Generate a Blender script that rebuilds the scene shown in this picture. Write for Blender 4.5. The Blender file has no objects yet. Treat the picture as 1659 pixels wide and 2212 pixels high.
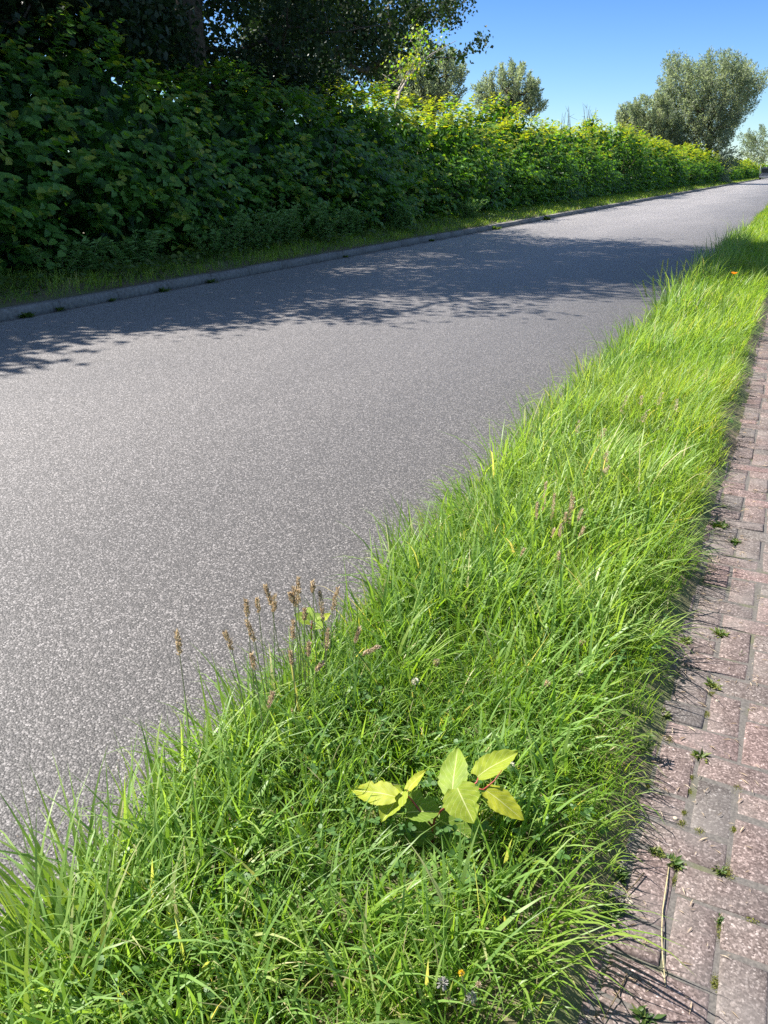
import bpy, math, random
import numpy as np
from math import radians, sin, cos, pi

scene = bpy.context.scene
C = scene.collection
rng = np.random.default_rng(7)
random.seed(7)

# ------------------------------------------------------------------ camera, sky, sun, exposure
CAM_H = 1.6
PITCH, YAW = radians(23.898), radians(26.492)
cam_d = bpy.data.cameras.new('camera')
cam_d.lens = 36 * 1661 / 2212
cam_d.sensor_width = 36
cam_d.clip_start = 0.05
cam_d.clip_end = 3000
cam = bpy.data.objects.new('camera', cam_d)
C.objects.link(cam)
cam.location = (0, 0, CAM_H)
cam.rotation_euler = (pi / 2 - PITCH, 0, YAW)
scene.camera = cam

SUN_EL = radians(50)
SUN_AZ = radians(-93)                     # clockwise from +Y: the sun stands behind the hedge on the left
world = bpy.data.worlds.new('World')
scene.world = world
world.use_nodes = True
wn = world.node_tree.nodes
sky = wn.new('ShaderNodeTexSky')
sky.sky_type = 'NISHITA'
sky.sun_disc = False
sky.sun_elevation = SUN_EL
sky.sun_rotation = SUN_AZ
sky.air_density = 1.0
sky.dust_density = 0.0
sky.ozone_density = 4.0
bg = wn['Background']
grade = wn.new('ShaderNodeMixRGB'); grade.blend_type = 'MULTIPLY'; grade.inputs[0].default_value = 1
# bluer low down than the model; unseen upper sky made paler to fill shade
w_tc = wn.new('ShaderNodeTexCoord'); w_sx = wn.new('ShaderNodeSeparateXYZ'); w_rp = wn.new('ShaderNodeValToRGB')
world.node_tree.links.new(w_tc.outputs['Generated'], w_sx.inputs[0]); world.node_tree.links.new(w_sx.outputs['Z'], w_rp.inputs[0])
e_ = w_rp.color_ramp.elements
e_[0].position = 0.0; e_[0].color = (.50, .60, .66, 1)
e_[1].position = .17; e_[1].color = (.29, .43, .66, 1)
e2_ = e_.new(.32); e2_.color = (.54, .56, .62, 1)
e3_ = e_.new(.7); e3_.color = (.96, .78, .66, 1)
world.node_tree.links.new(w_rp.outputs[0], grade.inputs[2])
world.node_tree.links.new(sky.outputs[0], grade.inputs[1])
world.node_tree.links.new(grade.outputs[0], bg.inputs[0])
bg.inputs[1].default_value = 0.10

sun_d = bpy.data.lights.new('sun', 'SUN')
sun_d.energy = 5.0
sun_d.angle = radians(0.5)
sun_d.color = (1.0, 0.95, 0.87)
sun = bpy.data.objects.new('sun', sun_d)
C.objects.link(sun)
sun.location = (-30, 0, 40)
# lamp -Z points from the sun to the scene
sdx, sdy, sdz = sin(SUN_AZ) * cos(SUN_EL), cos(SUN_AZ) * cos(SUN_EL), sin(SUN_EL)
from mathutils import Vector, Matrix
sun.rotation_euler = Vector((sdx, sdy, sdz)).to_track_quat('Z', 'Y').to_euler()

scene.view_settings.view_transform = 'Standard'
scene.view_settings.look = 'None'
scene.view_settings.gamma = 1
scene.view_settings.exposure = 1.4
scene.cycles.max_bounces = 8
scene.cycles.transmission_bounces = 6
scene.cycles.use_denoising = False

# ------------------------------------------------------------------ photo measuring (pixels of the 1659 x 2212 view of the photograph)
_hd = np.array([-sin(YAW), cos(YAW), 0]); _rt = np.array([cos(YAW), sin(YAW), 0]); _u0 = np.array([0, 0, 1.])
_fw = _hd * cos(PITCH) - _u0 * sin(PITCH); _up = _hd * sin(PITCH) + _u0 * cos(PITCH)
CAMP = np.array([0, 0, CAM_H])
def ray(x, y): return _fw + _rt * (x - 829.5) / 1661 + _up * (1106 - y) / 1661
def at_z(x, y, z):
    r = ray(x, y); return CAMP + r * (z - CAM_H) / r[2]
def at_x(x, y, X):
    r = ray(x, y); return CAMP + r * X / r[0]
def at_d(x, y, d):                       # d = horizontal distance
    r = ray(x, y); return CAMP + r * d / math.hypot(r[0], r[1])

# ------------------------------------------------------------------ mesh helpers
def mesh_np(name, verts, faces, mat=None, attrs=None, smooth=False, parent=None, loc=None):
    """verts (N,3); faces: list of (M,k) index arrays; attrs: {name: (N,) floats}"""
    verts = np.asarray(verts, dtype=np.float32).reshape(-1, 3)
    me = bpy.data.meshes.new(name)
    me.vertices.add(len(verts)); me.vertices.foreach_set('co', verts.ravel())
    faces = [np.asarray(f, dtype=np.int32) for f in faces if len(f)]
    idx = np.concatenate([f.ravel() for f in faces])
    tot = np.concatenate([np.full(len(f), f.shape[1], np.int32) for f in faces])
    start = np.concatenate([[0], np.cumsum(tot)[:-1]]).astype(np.int32)
    me.loops.add(len(idx)); me.loops.foreach_set('vertex_index', idx)
    me.polygons.add(len(tot)); me.polygons.foreach_set('loop_start', start)
    try: me.polygons.foreach_set('loop_total', tot)
    except Exception: pass
    if smooth: me.polygons.foreach_set('use_smooth', np.ones(len(tot), bool))
    for k, a in (attrs or {}).items():
        at = me.attributes.new(k, 'FLOAT', 'POINT')
        at.data.foreach_set('value', np.asarray(a, np.float32))
    me.update(calc_edges=True)
    if mat: me.materials.append(mat)
    o = bpy.data.objects.new(name, me)
    C.objects.link(o)
    if parent: o.parent = parent
    if loc is not None: o.location = loc
    return o

def tag(o, label=None, cat=None, group=None, kind=None):
    if label: o['label'] = label
    if cat: o['category'] = cat
    if group: o['group'] = group
    if kind: o['kind'] = kind
    return o

def thing(name, label, cat, loc=(0, 0, 0), group=None, rz=0):
    o = bpy.data.objects.new(name, None)
    o.empty_display_size = 0.1
    C.objects.link(o)
    o.location = loc; o.rotation_euler = (0, 0, rz)
    return tag(o, label, cat, group)

class Acc:
    """collects pieces, builds one mesh"""
    def __init__(s): s.v = []; s.f = []; s.t = []; s.n = 0
    def add(s, v, faces, t=0.5):
        v = np.asarray(v, float).reshape(-1, 3)
        s.v.append(v)
        for f in faces: s.f.append(np.asarray(f) + s.n)
        s.t.append(np.full(len(v), t) if np.isscalar(t) else np.asarray(t, float))
        s.n += len(v)
    def build(s, name, mat, parent=None, smooth=False, loc=None, extra=None):
        byk = {}
        for f in s.f: byk.setdefault(f.shape[1], []).append(f)
        at = {'tint': np.concatenate(s.t)}
        return mesh_np(name, np.concatenate(s.v), [np.concatenate(x) for x in byk.values()], mat, at, smooth, parent, loc)

def unit(a): return a / np.maximum(np.linalg.norm(a, axis=-1, keepdims=True), 1e-9)

def hash3(ix, iy, iz, seed=0):
    h = (ix.astype(np.int64) * 374761393 + iy.astype(np.int64) * 668265263 + iz.astype(np.int64) * 2147483647 + seed * 144665) & 0xffffffff
    h = ((h ^ (h >> 13)) * 1274126177) & 0xffffffff
    h = h ^ (h >> 16)
    return (h & 0xffff) / 65535.0
def vnoise(p, seed=0):
    p = np.asarray(p, float); i = np.floor(p).astype(np.int64); f = p - i; f = f * f * (3 - 2 * f)
    r = 0
    for a in (0, 1):
        for b in (0, 1):
            for c in (0, 1):
                w = (f[..., 0] if a else 1 - f[..., 0]) * (f[..., 1] if b else 1 - f[..., 1]) * (f[..., 2] if c else 1 - f[..., 2])
                r = r + w * hash3(i[..., 0] + a, i[..., 1] + b, i[..., 2] + c, seed)
    return r                                # 0..1
def n2(x, y, s, seed=0): return vnoise(np.stack([x * s, y * s, np.zeros_like(x) + .37], -1), seed)

# leaf templates: (along, across, up)
T_KNOT = (np.array([[0, 0, 0], [.3, 0, -.01], [.65, 0, -.01], [1, 0, -.10],
                    [.03, .34, .05], [.38, .46, .07], [.74, .24, .03],
                    [.03, -.34, .05], [.38, -.46, .07], [.74, -.24, .03]]),
          [np.array([[0, 1, 5, 4], [1, 2, 6, 5], [0, 7, 8, 1], [1, 8, 9, 2]]), np.array([[2, 3, 6], [2, 9, 3]])])
T_KITE = (np.array([[0, 0, 0], [.36, .5, .06], [1, 0, -.04], [.36, -.5, .06]]), [np.array([[0, 2, 1], [0, 3, 2]])])
T_LONG = (np.array([[0, 0, 0], [.45, .5, .03], [1, 0, -.12], [.45, -.5, .03]]), [np.array([[0, 2, 1], [0, 3, 2]])])
T_ROUND = (np.array([[0, 0, 0], [.25, .42, .03], [.7, .5, .05], [1, .12, 0], [1, -.12, 0], [.7, -.5, .05], [.25, -.42, .03]]),
           [np.array([[0, 3, 2, 1], [0, 6, 5, 4]]), np.array([[0, 4, 3]])])

def leaf_arrays(tmpl, base, d, nrm, L, W, tint):
    tv, tf = tmpl
    d = unit(d); side = unit(np.cross(nrm, d)); nrm = np.cross(d, side)
    L = np.broadcast_to(L, len(base)); W = np.broadcast_to(W, len(base))
    v = (base[:, None, :] + d[:, None, :] * (tv[None, :, 0] * L[:, None])[..., None]
         + side[:, None, :] * (tv[None, :, 1] * W[:, None])[..., None]
         + nrm[:, None, :] * (tv[None, :, 2] * L[:, None])[..., None])
    k = len(tv); off = (np.arange(len(base)) * k)[:, None, None]
    faces = [(f[None] + off).reshape(-1, f.shape[1]) for f in tf]
    return v.reshape(-1, 3), faces, np.repeat(np.broadcast_to(tint, len(base)), k)

def leaves_obj(name, parts, mat, parent=None, loc=None, smooth=False):
    """parts: list of outputs of leaf_arrays"""
    a = Acc()
    for v, f, t in parts: a.add(v, f, t)
    return a.build(name, mat, parent, smooth, loc)

def tube_arrays(pts, rad, n=6):
    pts = np.asarray(pts, float); rad = np.broadcast_to(rad, len(pts))
    tan = np.gradient(pts, axis=0); tan = unit(tan)
    ref = np.where(np.abs(tan[:, 2:3]) > .9, np.array([[1., 0, 0]]), np.array([[0, 0, 1.]]))
    a = unit(np.cross(tan, ref)); b = np.cross(tan, a)
    ang = np.arange(n) * 2 * pi / n
    v = pts[:, None] + rad[:, None, None] * (a[:, None] * np.cos(ang)[None, :, None] + b[:, None] * np.sin(ang)[None, :, None])
    f = []
    for i in range(len(pts) - 1):
        for j in range(n):
            k = (j + 1) % n
            f.append((i * n + j, i * n + k, (i + 1) * n + k, (i + 1) * n + j))
    caps = [np.array([list(range(n))[::-1]]), np.array([[(len(pts) - 1) * n + j for j in range(n)]])]
    return v.reshape(-1, 3), [np.array(f)] + caps

def frusta(p0, p1, r0, r1, n=6):
    """many independent tapered segments at once"""
    d = unit(p1 - p0); ref = np.where(np.abs(d[:, 2:3]) > .9, np.array([[1., 0, 0]]), np.array([[0, 0, 1.]]))
    a = unit(np.cross(d, ref)); b = np.cross(d, a)
    ang = np.arange(n) * 2 * pi / n
    circ = a[:, None] * np.cos(ang)[None, :, None] + b[:, None] * np.sin(ang)[None, :, None]
    v = np.concatenate([p0[:, None] + circ * r0[:, None, None], p1[:, None] + circ * r1[:, None, None]], 1)
    j = np.arange(n); k = (j + 1) % n
    f = np.stack([j, k, k + n, j + n], -1)[None] + (np.arange(len(p0)) * 2 * n)[:, None, None]
    return v.reshape(-1, 3), [f.reshape(-1, 4)]

def blade_arrays(base, az, th0, th1, L, W, tint, K=4, twist=None):
    """grass blades: bend from th0 to th1 (radians from the vertical) along their length"""
    N = len(base)
    t = np.linspace(0, 1, K + 1)
    pos = np.zeros((N, K + 1, 3)); pos[:, 0] = base
    out = np.stack([np.cos(az), np.sin(az), np.zeros(N)], -1)
    for k in range(K):
        th = th0 + (th1 - th0) * ((k + .5) / K) ** 1.3
        pos[:, k + 1] = pos[:, k] + (out * np.sin(th)[:, None] + np.array([0, 0, 1.]) * np.cos(th)[:, None]) * (L / K)[:, None]
    tw = az + pi / 2 + (twist if twist is not None else 0)
    side = np.stack([np.cos(tw), np.sin(tw), np.zeros(N)], -1)
    w = W[:, None] * np.array([.75, 1, .9, .62, .3, .2][:K] if K > 2 else [1, .8][:K])[None] * .5
    lft = pos[:, :K] - side[:, None] * w[..., None]; rgt = pos[:, :K] + side[:, None] * w[..., None]
    v = np.concatenate([np.stack([lft, rgt], 2).reshape(N, 2 * K, 3), pos[:, K:K + 1]], 1)
    q = np.array([[2 * k, 2 * k + 1, 2 * k + 3, 2 * k + 2] for k in range(K - 1)])
    off = (np.arange(N) * (2 * K + 1))[:, None, None]
    fs = [(q[None] + off).reshape(-1, 4)] if K > 1 else []
    fs.append((np.array([[2 * K - 2, 2 * K - 1, 2 * K]])[None] + off).reshape(-1, 3))
    return v.reshape(-1, 3), fs, np.repeat(tint, 2 * K + 1)

# ------------------------------------------------------------------ materials
def new_mat(name):
    m = bpy.data.materials.new(name); m.use_nodes = True
    nt = m.node_tree
    return m, nt, nt.nodes, nt.links, nt.nodes['Principled BSDF'], nt.nodes['Material Output']

def ramp(nodes, stops):
    r = nodes.new('ShaderNodeValToRGB')
    el = r.color_ramp.elements
    while len(el) < len(stops): el.new(.5)
    for e, (p, c) in zip(el, stops): e.position = p; e.color = (*c, 1)
    return r

def foliage_mat(name, stops, trans=.4, tmul=(1.6, 1.7, .7), rough=.5, spec=.35, veins=False, tscale=1.0):
    m, nt, N, L, P, O = new_mat(name)
    at = N.new('ShaderNodeAttribute'); at.attribute_name = 'tint'
    r = ramp(N, stops); L.new(at.outputs['Fac'], r.inputs[0])
    col = r.outputs[0]
    if veins:
        au = N.new('ShaderNodeAttribute'); au.attribute_name = 'leaf_u'
        av = N.new('ShaderNodeAttribute'); av.attribute_name = 'leaf_v'
        ab = N.new('ShaderNodeMath'); ab.operation = 'ABSOLUTE'; L.new(av.outputs['Fac'], ab.inputs[0])
        mid = N.new('ShaderNodeMath'); mid.operation = 'LESS_THAN'; mid.inputs[1].default_value = .035; L.new(ab.outputs[0], mid.inputs[0])
        s = N.new('ShaderNodeMath'); s.operation = 'MULTIPLY_ADD'; s.inputs[1].default_value = -.42; L.new(ab.outputs[0], s.inputs[0]); L.new(au.outputs['Fac'], s.inputs[2])
        fr = N.new('ShaderNodeMath'); fr.operation = 'MULTIPLY'; fr.inputs[1].default_value = 7.0; L.new(s.outputs[0], fr.inputs[0])
        fc = N.new('ShaderNodeMath'); fc.operation = 'FRACT'; L.new(fr.outputs[0], fc.inputs[0])
        lt = N.new('ShaderNodeMath'); lt.operation = 'LESS_THAN'; lt.inputs[1].default_value = .09; L.new(fc.outputs[0], lt.inputs[0])
        half = N.new('ShaderNodeMath'); half.operation = 'MULTIPLY'; half.inputs[1].default_value = .55; L.new(lt.outputs[0], half.inputs[0])
        mx = N.new('ShaderNodeMath'); mx.operation = 'MAXIMUM'; L.new(mid.outputs[0], mx.inputs[0]); L.new(half.outputs[0], mx.inputs[1])
        nz = N.new('ShaderNodeTexNoise'); nz.inputs['Scale'].default_value = 45; nz.inputs['Detail'].default_value = 4
        tc = N.new('ShaderNodeTexCoord'); L.new(tc.outputs['Object'], nz.inputs['Vector'])
        mm = N.new('ShaderNodeMixRGB'); mm.blend_type = 'MULTIPLY'; mm.inputs[0].default_value = .5
        nr = ramp(N, [(.3, (.55, .62, .5)), (.65, (1.1, 1.05, 1))]); L.new(nz.outputs[0], nr.inputs[0])
        L.new(col, mm.inputs[1]); L.new(nr.outputs[0], mm.inputs[2])
        mv = N.new('ShaderNodeMixRGB'); mv.inputs[2].default_value = (.62, .62, .30, 1)
        sc = N.new('ShaderNodeMath'); sc.operation = 'MULTIPLY'; sc.inputs[1].default_value = .7; L.new(mx.outputs[0], sc.inputs[0])
        L.new(sc.outputs[0], mv.inputs[0]); L.new(mm.outputs[0], mv.inputs[1]); col = mv.outputs[0]
        bp = N.new('ShaderNodeBump'); bp.inputs['Strength'].default_value = .5; bp.inputs['Distance'].default_value = .003
        L.new(mx.outputs[0], bp.inputs['Height']); L.new(bp.outputs[0], P.inputs['Normal'])
    L.new(col, P.inputs['Base Color'])
    P.inputs['Roughness'].default_value = rough
    P.inputs['Specular IOR Level'].default_value = spec
    tr = N.new('ShaderNodeBsdfTranslucent')
    mul = N.new('ShaderNodeMixRGB'); mul.blend_type = 'MULTIPLY'; mul.inputs[0].default_value = 1
    mul.inputs[2].default_value = (*[x * tscale for x in tmul], 1)
    L.new(col, mul.inputs[1]); L.new(mul.outputs[0], tr.inputs[0])
    mix = N.new('ShaderNodeMixShader'); mix.inputs[0].default_value = trans
    L.new(P.outputs[0], mix.inputs[1]); L.new(tr.outputs[0], mix.inputs[2]); L.new(mix.outputs[0], O.inputs[0])
    return m

def plain_mat(name, col, rough=.7, var=.25, scale=8, spec=.3, bump=0., metallic=0):
    m, nt, N, L, P, O = new_mat(name)
    tc = N.new('ShaderNodeTexCoord')
    nz = N.new('ShaderNodeTexNoise'); nz.inputs['Scale'].default_value = scale; nz.inputs['Detail'].default_value = 6
    L.new(tc.outputs['Object'], nz.inputs['Vector'])
    c = np.array(col)
    r = ramp(N, [(.3, tuple(c * (1 - var))), (.7, tuple(np.minimum(c * (1 + var), 1)))])
    L.new(nz.outputs[0], r.inputs[0]); L.new(r.outputs[0], P.inputs['Base Color'])
    P.inputs['Roughness'].default_value = rough; P.inputs['Specular IOR Level'].default_value = spec
    P.inputs['Metallic'].default_value = metallic
    if bump:
        b = N.new('ShaderNodeBump'); b.inputs['Strength'].default_value = bump; b.inputs['Distance'].default_value = .01
        L.new(nz.outputs[0], b.inputs['Height']); L.new(b.outputs[0], P.inputs['Normal'])
    return m

def asphalt_mat():
    m, nt, N, L, P, O = new_mat('asphalt')
    tc = N.new('ShaderNodeTexCoord')
    nd = N.new('ShaderNodeTexNoise'); nd.inputs['Scale'].default_value = 160; nd.inputs['Detail'].default_value = 2
    L.new(tc.outputs['Object'], nd.inputs['Vector'])
    wv = N.new('ShaderNodeVectorMath'); wv.operation = 'MULTIPLY_ADD'; wv.inputs[1].default_value = (.006, .006, .006)
    L.new(nd.outputs['Color'], wv.inputs[0]); L.new(tc.outputs['Object'], wv.inputs[2])
    vo = N.new('ShaderNodeTexVoronoi'); vo.inputs['Scale'].default_value = 150; vo.inputs['Randomness'].default_value = 1
    L.new(wv.outputs[0], vo.inputs['Vector'])
    sep = N.new('ShaderNodeSeparateColor'); L.new(vo.outputs['Color'], sep.inputs[0])
    chip = ramp(N, [(0, (.076, .072, .071)), (.40, (.122, .114, .112)), (.62, (.176, .164, .159)), (.80, (.25, .232, .225)), (.90, (.385, .36, .348)), (1, (.50, .47, .455))])
    L.new(sep.outputs[0], chip.inputs[0])
    # binder between the chips
    dist = ramp(N, [(.35, (1, 1, 1)), (.62, (.42, .42, .44))]); L.new(vo.outputs['Distance'], dist.inputs[0])
    mul = N.new('ShaderNodeMixRGB'); mul.blend_type = 'MULTIPLY'; mul.inputs[0].default_value = .9
    L.new(chip.outputs[0], mul.inputs[1]); L.new(dist.outputs[0], mul.inputs[2])
    # broad wear: paler wheel tracks, blotches
    n1 = N.new('ShaderNodeTexNoise'); n1.inputs['Scale'].default_value = .55; n1.inputs['Detail'].default_value = 6
    mp = N.new('ShaderNodeMapping'); mp.inputs['Scale'].default_value = (1.0, .22, 1); L.new(tc.outputs['Object'], mp.inputs['Vector']); L.new(mp.outputs[0], n1.inputs['Vector'])
    wr = ramp(N, [(.3, (.84, .84, .85)), (.7, (1.14, 1.13, 1.12))]); L.new(n1.outputs[0], wr.inputs[0])
    m2 = N.new('ShaderNodeMixRGB'); m2.blend_type = 'MULTIPLY'; m2.inputs[0].default_value = 1
    L.new(mul.outputs[0], m2.inputs[1]); L.new(wr.outputs[0], m2.inputs[2])
    # unworn darker strip beside the right-hand verge
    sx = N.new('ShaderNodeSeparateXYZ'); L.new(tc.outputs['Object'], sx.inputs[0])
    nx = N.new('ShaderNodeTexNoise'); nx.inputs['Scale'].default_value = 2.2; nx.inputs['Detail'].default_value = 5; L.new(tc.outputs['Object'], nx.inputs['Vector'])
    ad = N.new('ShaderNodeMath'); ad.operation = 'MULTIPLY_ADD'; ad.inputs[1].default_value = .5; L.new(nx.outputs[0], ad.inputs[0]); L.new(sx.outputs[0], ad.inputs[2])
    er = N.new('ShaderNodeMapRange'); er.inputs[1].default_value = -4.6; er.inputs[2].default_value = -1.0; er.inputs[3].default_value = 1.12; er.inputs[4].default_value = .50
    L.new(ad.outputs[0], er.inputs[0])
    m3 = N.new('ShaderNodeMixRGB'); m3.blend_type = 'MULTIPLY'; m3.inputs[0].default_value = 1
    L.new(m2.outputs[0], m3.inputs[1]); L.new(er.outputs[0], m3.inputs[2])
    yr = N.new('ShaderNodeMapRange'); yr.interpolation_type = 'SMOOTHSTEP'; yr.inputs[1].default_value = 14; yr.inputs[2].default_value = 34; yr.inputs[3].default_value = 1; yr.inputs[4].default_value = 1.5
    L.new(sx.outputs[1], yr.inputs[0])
    m4 = N.new('ShaderNodeMixRGB'); m4.blend_type = 'MULTIPLY'; m4.inputs[0].default_value = 1       # far road painted paler to stand in for grazing-angle brightness
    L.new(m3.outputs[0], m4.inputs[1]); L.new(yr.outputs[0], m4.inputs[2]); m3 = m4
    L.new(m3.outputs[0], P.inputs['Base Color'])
    P.inputs['Roughness'].default_value = .62; P.inputs['Specular IOR Level'].default_value = .5
    P.inputs['Sheen Weight'].default_value = .16; P.inputs['Sheen Roughness'].default_value = .4; P.inputs['Sheen Tint'].default_value = (1, .94, .86, 1); P.inputs['Diffuse Roughness'].default_value = .2
    b = N.new('ShaderNodeBump'); b.inputs['Strength'].default_value = .55; b.inputs['Distance'].default_value = .004; b.invert = True
    L.new(vo.outputs['Distance'], b.inputs['Height']); L.new(b.outputs[0], P.inputs['Normal'])
    return m

def brick_mat():
    m, nt, N, L, P, O = new_mat('paving_brick')
    tc = N.new('ShaderNodeTexCoord'); at = N.new('ShaderNodeAttribute'); at.attribute_name = 'tint'
    base = ramp(N, [(0, (.116, .102, .096)), (.35, (.142, .114, .107)), (.7, (.156, .118, .111)), (1, (.168, .116, .110))]); L.new(at.outputs['Fac'], base.inputs[0])
    vo = N.new('ShaderNodeTexVoronoi'); vo.inputs['Scale'].default_value = 230; L.new(tc.outputs['Object'], vo.inputs['Vector'])
    sp = N.new('ShaderNodeSeparateColor'); L.new(vo.outputs['Color'], sp.inputs[0])
    cr = ramp(N, [(0, (.55, .52, .51)), (.4, (.85, .83, .82)), (.72, (1.12, 1.10, 1.08)), (.93, (1.6, 1.62, 1.62)), (1, (2.1, 2.2, 2.2))]); L.new(sp.outputs[0], cr.inputs[0])
    mu = N.new('ShaderNodeMixRGB'); mu.blend_type = 'MULTIPLY'; mu.inputs[0].default_value = 1
    L.new(base.outputs[0], mu.inputs[1]); L.new(cr.outputs[0], mu.inputs[2])
    v2 = N.new('ShaderNodeTexVoronoi'); v2.inputs['Scale'].default_value = 150; L.new(tc.outputs['Object'], v2.inputs['Vector'])
    s2 = N.new('ShaderNodeSeparateColor'); L.new(v2.outputs['Color'], s2.inputs[0])
    c2 = ramp(N, [(0, (.5, .5, .5)), (.12, (.95, .95, .95)), (.84, (1.05, 1.05, 1.05)), (.9, (1.9, 1.95, 1.95)), (1, (2.4, 2.5, 2.5))]); L.new(s2.outputs[0], c2.inputs[0])
    mu2 = N.new('ShaderNodeMixRGB'); mu2.blend_type = 'MULTIPLY'; mu2.inputs[0].default_value = .55
    L.new(mu.outputs[0], mu2.inputs[1]); L.new(c2.outputs[0], mu2.inputs[2]); mu = mu2
    nz = N.new('ShaderNodeTexNoise'); nz.inputs['Scale'].default_value = 14; nz.inputs['Detail'].default_value = 8; nz.inputs['Roughness'].default_value = .7
    L.new(tc.outputs['Object'], nz.inputs['Vector'])
    dr = ramp(N, [(.36, (.50, .48, .46)), (.56, (1, 1, 1))]); L.new(nz.outputs[0], dr.inputs[0])
    m2 = N.new('ShaderNodeMixRGB'); m2.blend_type = 'MULTIPLY'; m2.inputs[0].default_value = .5
    L.new(mu.outputs[0], m2.inputs[1]); L.new(dr.outputs[0], m2.inputs[2])
    # grey worn bloom
    nw = N.new('ShaderNodeTexNoise'); nw.inputs['Scale'].default_value = 4.5; nw.inputs['Detail'].default_value = 5; L.new(tc.outputs['Object'], nw.inputs['Vector'])
    wf = ramp(N, [(.48, (0, 0, 0)), (.7, (.55, .55, .55))]); L.new(nw.outputs[0], wf.inputs[0])
    m3 = N.new('ShaderNodeMixRGB'); m3.inputs[2].default_value = (.19, .172, .162, 1); L.new(wf.outputs[0], m3.inputs[0]); L.new(m2.outputs[0], m3.inputs[1])
    L.new(m3.outputs[0], P.inputs['Base Color'])
    P.inputs['Roughness'].default_value = .85; P.inputs['Specular IOR Level'].default_value = .25
    b = N.new('ShaderNodeBump'); b.inputs['Strength'].default_value = .3; b.inputs['Distance'].default_value = .002
    ah = N.new('ShaderNodeMath'); ah.operation = 'ADD'; L.new(sp.outputs[1], ah.inputs[0]); L.new(nz.outputs[0], ah.inputs[1])
    L.new(ah.outputs[0], b.inputs['Height']); L.new(b.outputs[0], P.inputs['Normal'])
    return m

def joint_mat():
    m, nt, N, L, P, O = new_mat('joint_sand')
    tc = N.new('ShaderNodeTexCoord')
    nz = N.new('ShaderNodeTexNoise'); nz.inputs['Scale'].default_value = 120; nz.inputs['Detail'].default_value = 5; L.new(tc.outputs['Object'], nz.inputs['Vector'])
    r = ramp(N, [(.3, (.068, .062, .058)), (.7, (.135, .123, .112))]); L.new(nz.outputs[0], r.inputs[0])
    n2_ = N.new('ShaderNodeTexNoise'); n2_.inputs['Scale'].default_value = 5; n2_.inputs['Detail'].default_value = 5; L.new(tc.outputs['Object'], n2_.inputs['Vector'])
    f = ramp(N, [(.56, (0, 0, 0)), (.68, (.7, .7, .7))]); L.new(n2_.outputs[0], f.inputs[0])
    mx = N.new('ShaderNodeMixRGB'); mx.inputs[2].default_value = (.085, .095, .03, 1)
    L.new(f.outputs[0], mx.inputs[0]); L.new(r.outputs[0], mx.inputs[1]); L.new(mx.outputs[0], P.inputs['Base Color'])
    P.inputs['Roughness'].default_value = .95
    b = N.new('ShaderNodeBump'); b.inputs['Strength'].default_value = .7; b.inputs['Distance'].default_value = .003
    L.new(nz.outputs[0], b.inputs['Height']); L.new(b.outputs[0], P.inputs['Normal'])
    return m

def soil_mat(name, a, b_, g):
    m, nt, N, L, P, O = new_mat(name)
    tc = N.new('ShaderNodeTexCoord')
    nz = N.new('ShaderNodeTexNoise'); nz.inputs['Scale'].default_value = 30; nz.inputs['Detail'].default_value = 8; L.new(tc.outputs['Object'], nz.inputs['Vector'])
    r = ramp(N, [(.3, a), (.7, b_)]); L.new(nz.outputs[0], r.inputs[0])
    n2_ = N.new('ShaderNodeTexNoise'); n2_.inputs['Scale'].default_value = 1.7; n2_.inputs['Detail'].default_value = 6; L.new(tc.outputs['Object'], n2_.inputs['Vector'])
    f = ramp(N, [(.42, (0, 0, 0)), (.6, (1, 1, 1))]); L.new(n2_.outputs[0], f.inputs[0])
    mx = N.new('ShaderNodeMixRGB'); mx.inputs[2].default_value = (*g, 1)
    L.new(f.outputs[0], mx.inputs[0]); L.new(r.outputs[0], mx.inputs[1]); L.new(mx.outputs[0], P.inputs['Base Color'])
    P.inputs['Roughness'].default_value = .95
    b = N.new('ShaderNodeBump'); b.inputs['Strength'].default_value = .8; b.inputs['Distance'].default_value = .02
    L.new(nz.outputs[0], b.inputs['Height']); L.new(b.outputs[0], P.inputs['Normal'])
    return m

M = {}
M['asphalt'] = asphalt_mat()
M['brick'] = brick_mat()
M['joint'] = joint_mat()
M['soil'] = soil_mat('verge_earth', (.06, .047, .030), (.17, .135, .085), (.09, .115, .035))
M['field'] = soil_mat('field_earth', (.05, .06, .02), (.07, .08, .03), (.045, .07, .02))
M['concrete'] = plain_mat('kerb_concrete', (.185, .178, .166), .85, .3, 22, .3, .5)
M['grass'] = foliage_mat('grass', [(0, (.075, .155, .026)), (.3, (.150, .275, .038)), (.6, (.225, .345, .060)), (.85, (.30, .385, .090)), (.9, (.38, .36, .13)), (1, (.58, .49, .30))], .52, (1.5, 1.48, .45), .40, .4)
M['coarse'] = foliage_mat('coarse_grass', [(0, (.10, .195, .05)), (.5, (.21, .345, .085)), (.86, (.32, .42, .13)), (1, (.58, .49, .30))], .46, (1.45, 1.45, .5), .42, .3)
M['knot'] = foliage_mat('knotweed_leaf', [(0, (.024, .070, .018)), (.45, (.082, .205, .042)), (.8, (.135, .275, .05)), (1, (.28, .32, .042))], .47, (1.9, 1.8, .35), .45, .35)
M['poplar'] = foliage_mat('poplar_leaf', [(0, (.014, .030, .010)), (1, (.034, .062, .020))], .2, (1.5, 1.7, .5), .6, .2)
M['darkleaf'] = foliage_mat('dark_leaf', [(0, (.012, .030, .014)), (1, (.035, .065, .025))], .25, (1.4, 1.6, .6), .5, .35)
M['willow'] = foliage_mat('willow_leaf', [(0, (.13, .17, .13)), (.5, (.245, .285, .22)), (1, (.38, .40, .31))], .55, (1.2, 1.3, .7), .5, .4)
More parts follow.
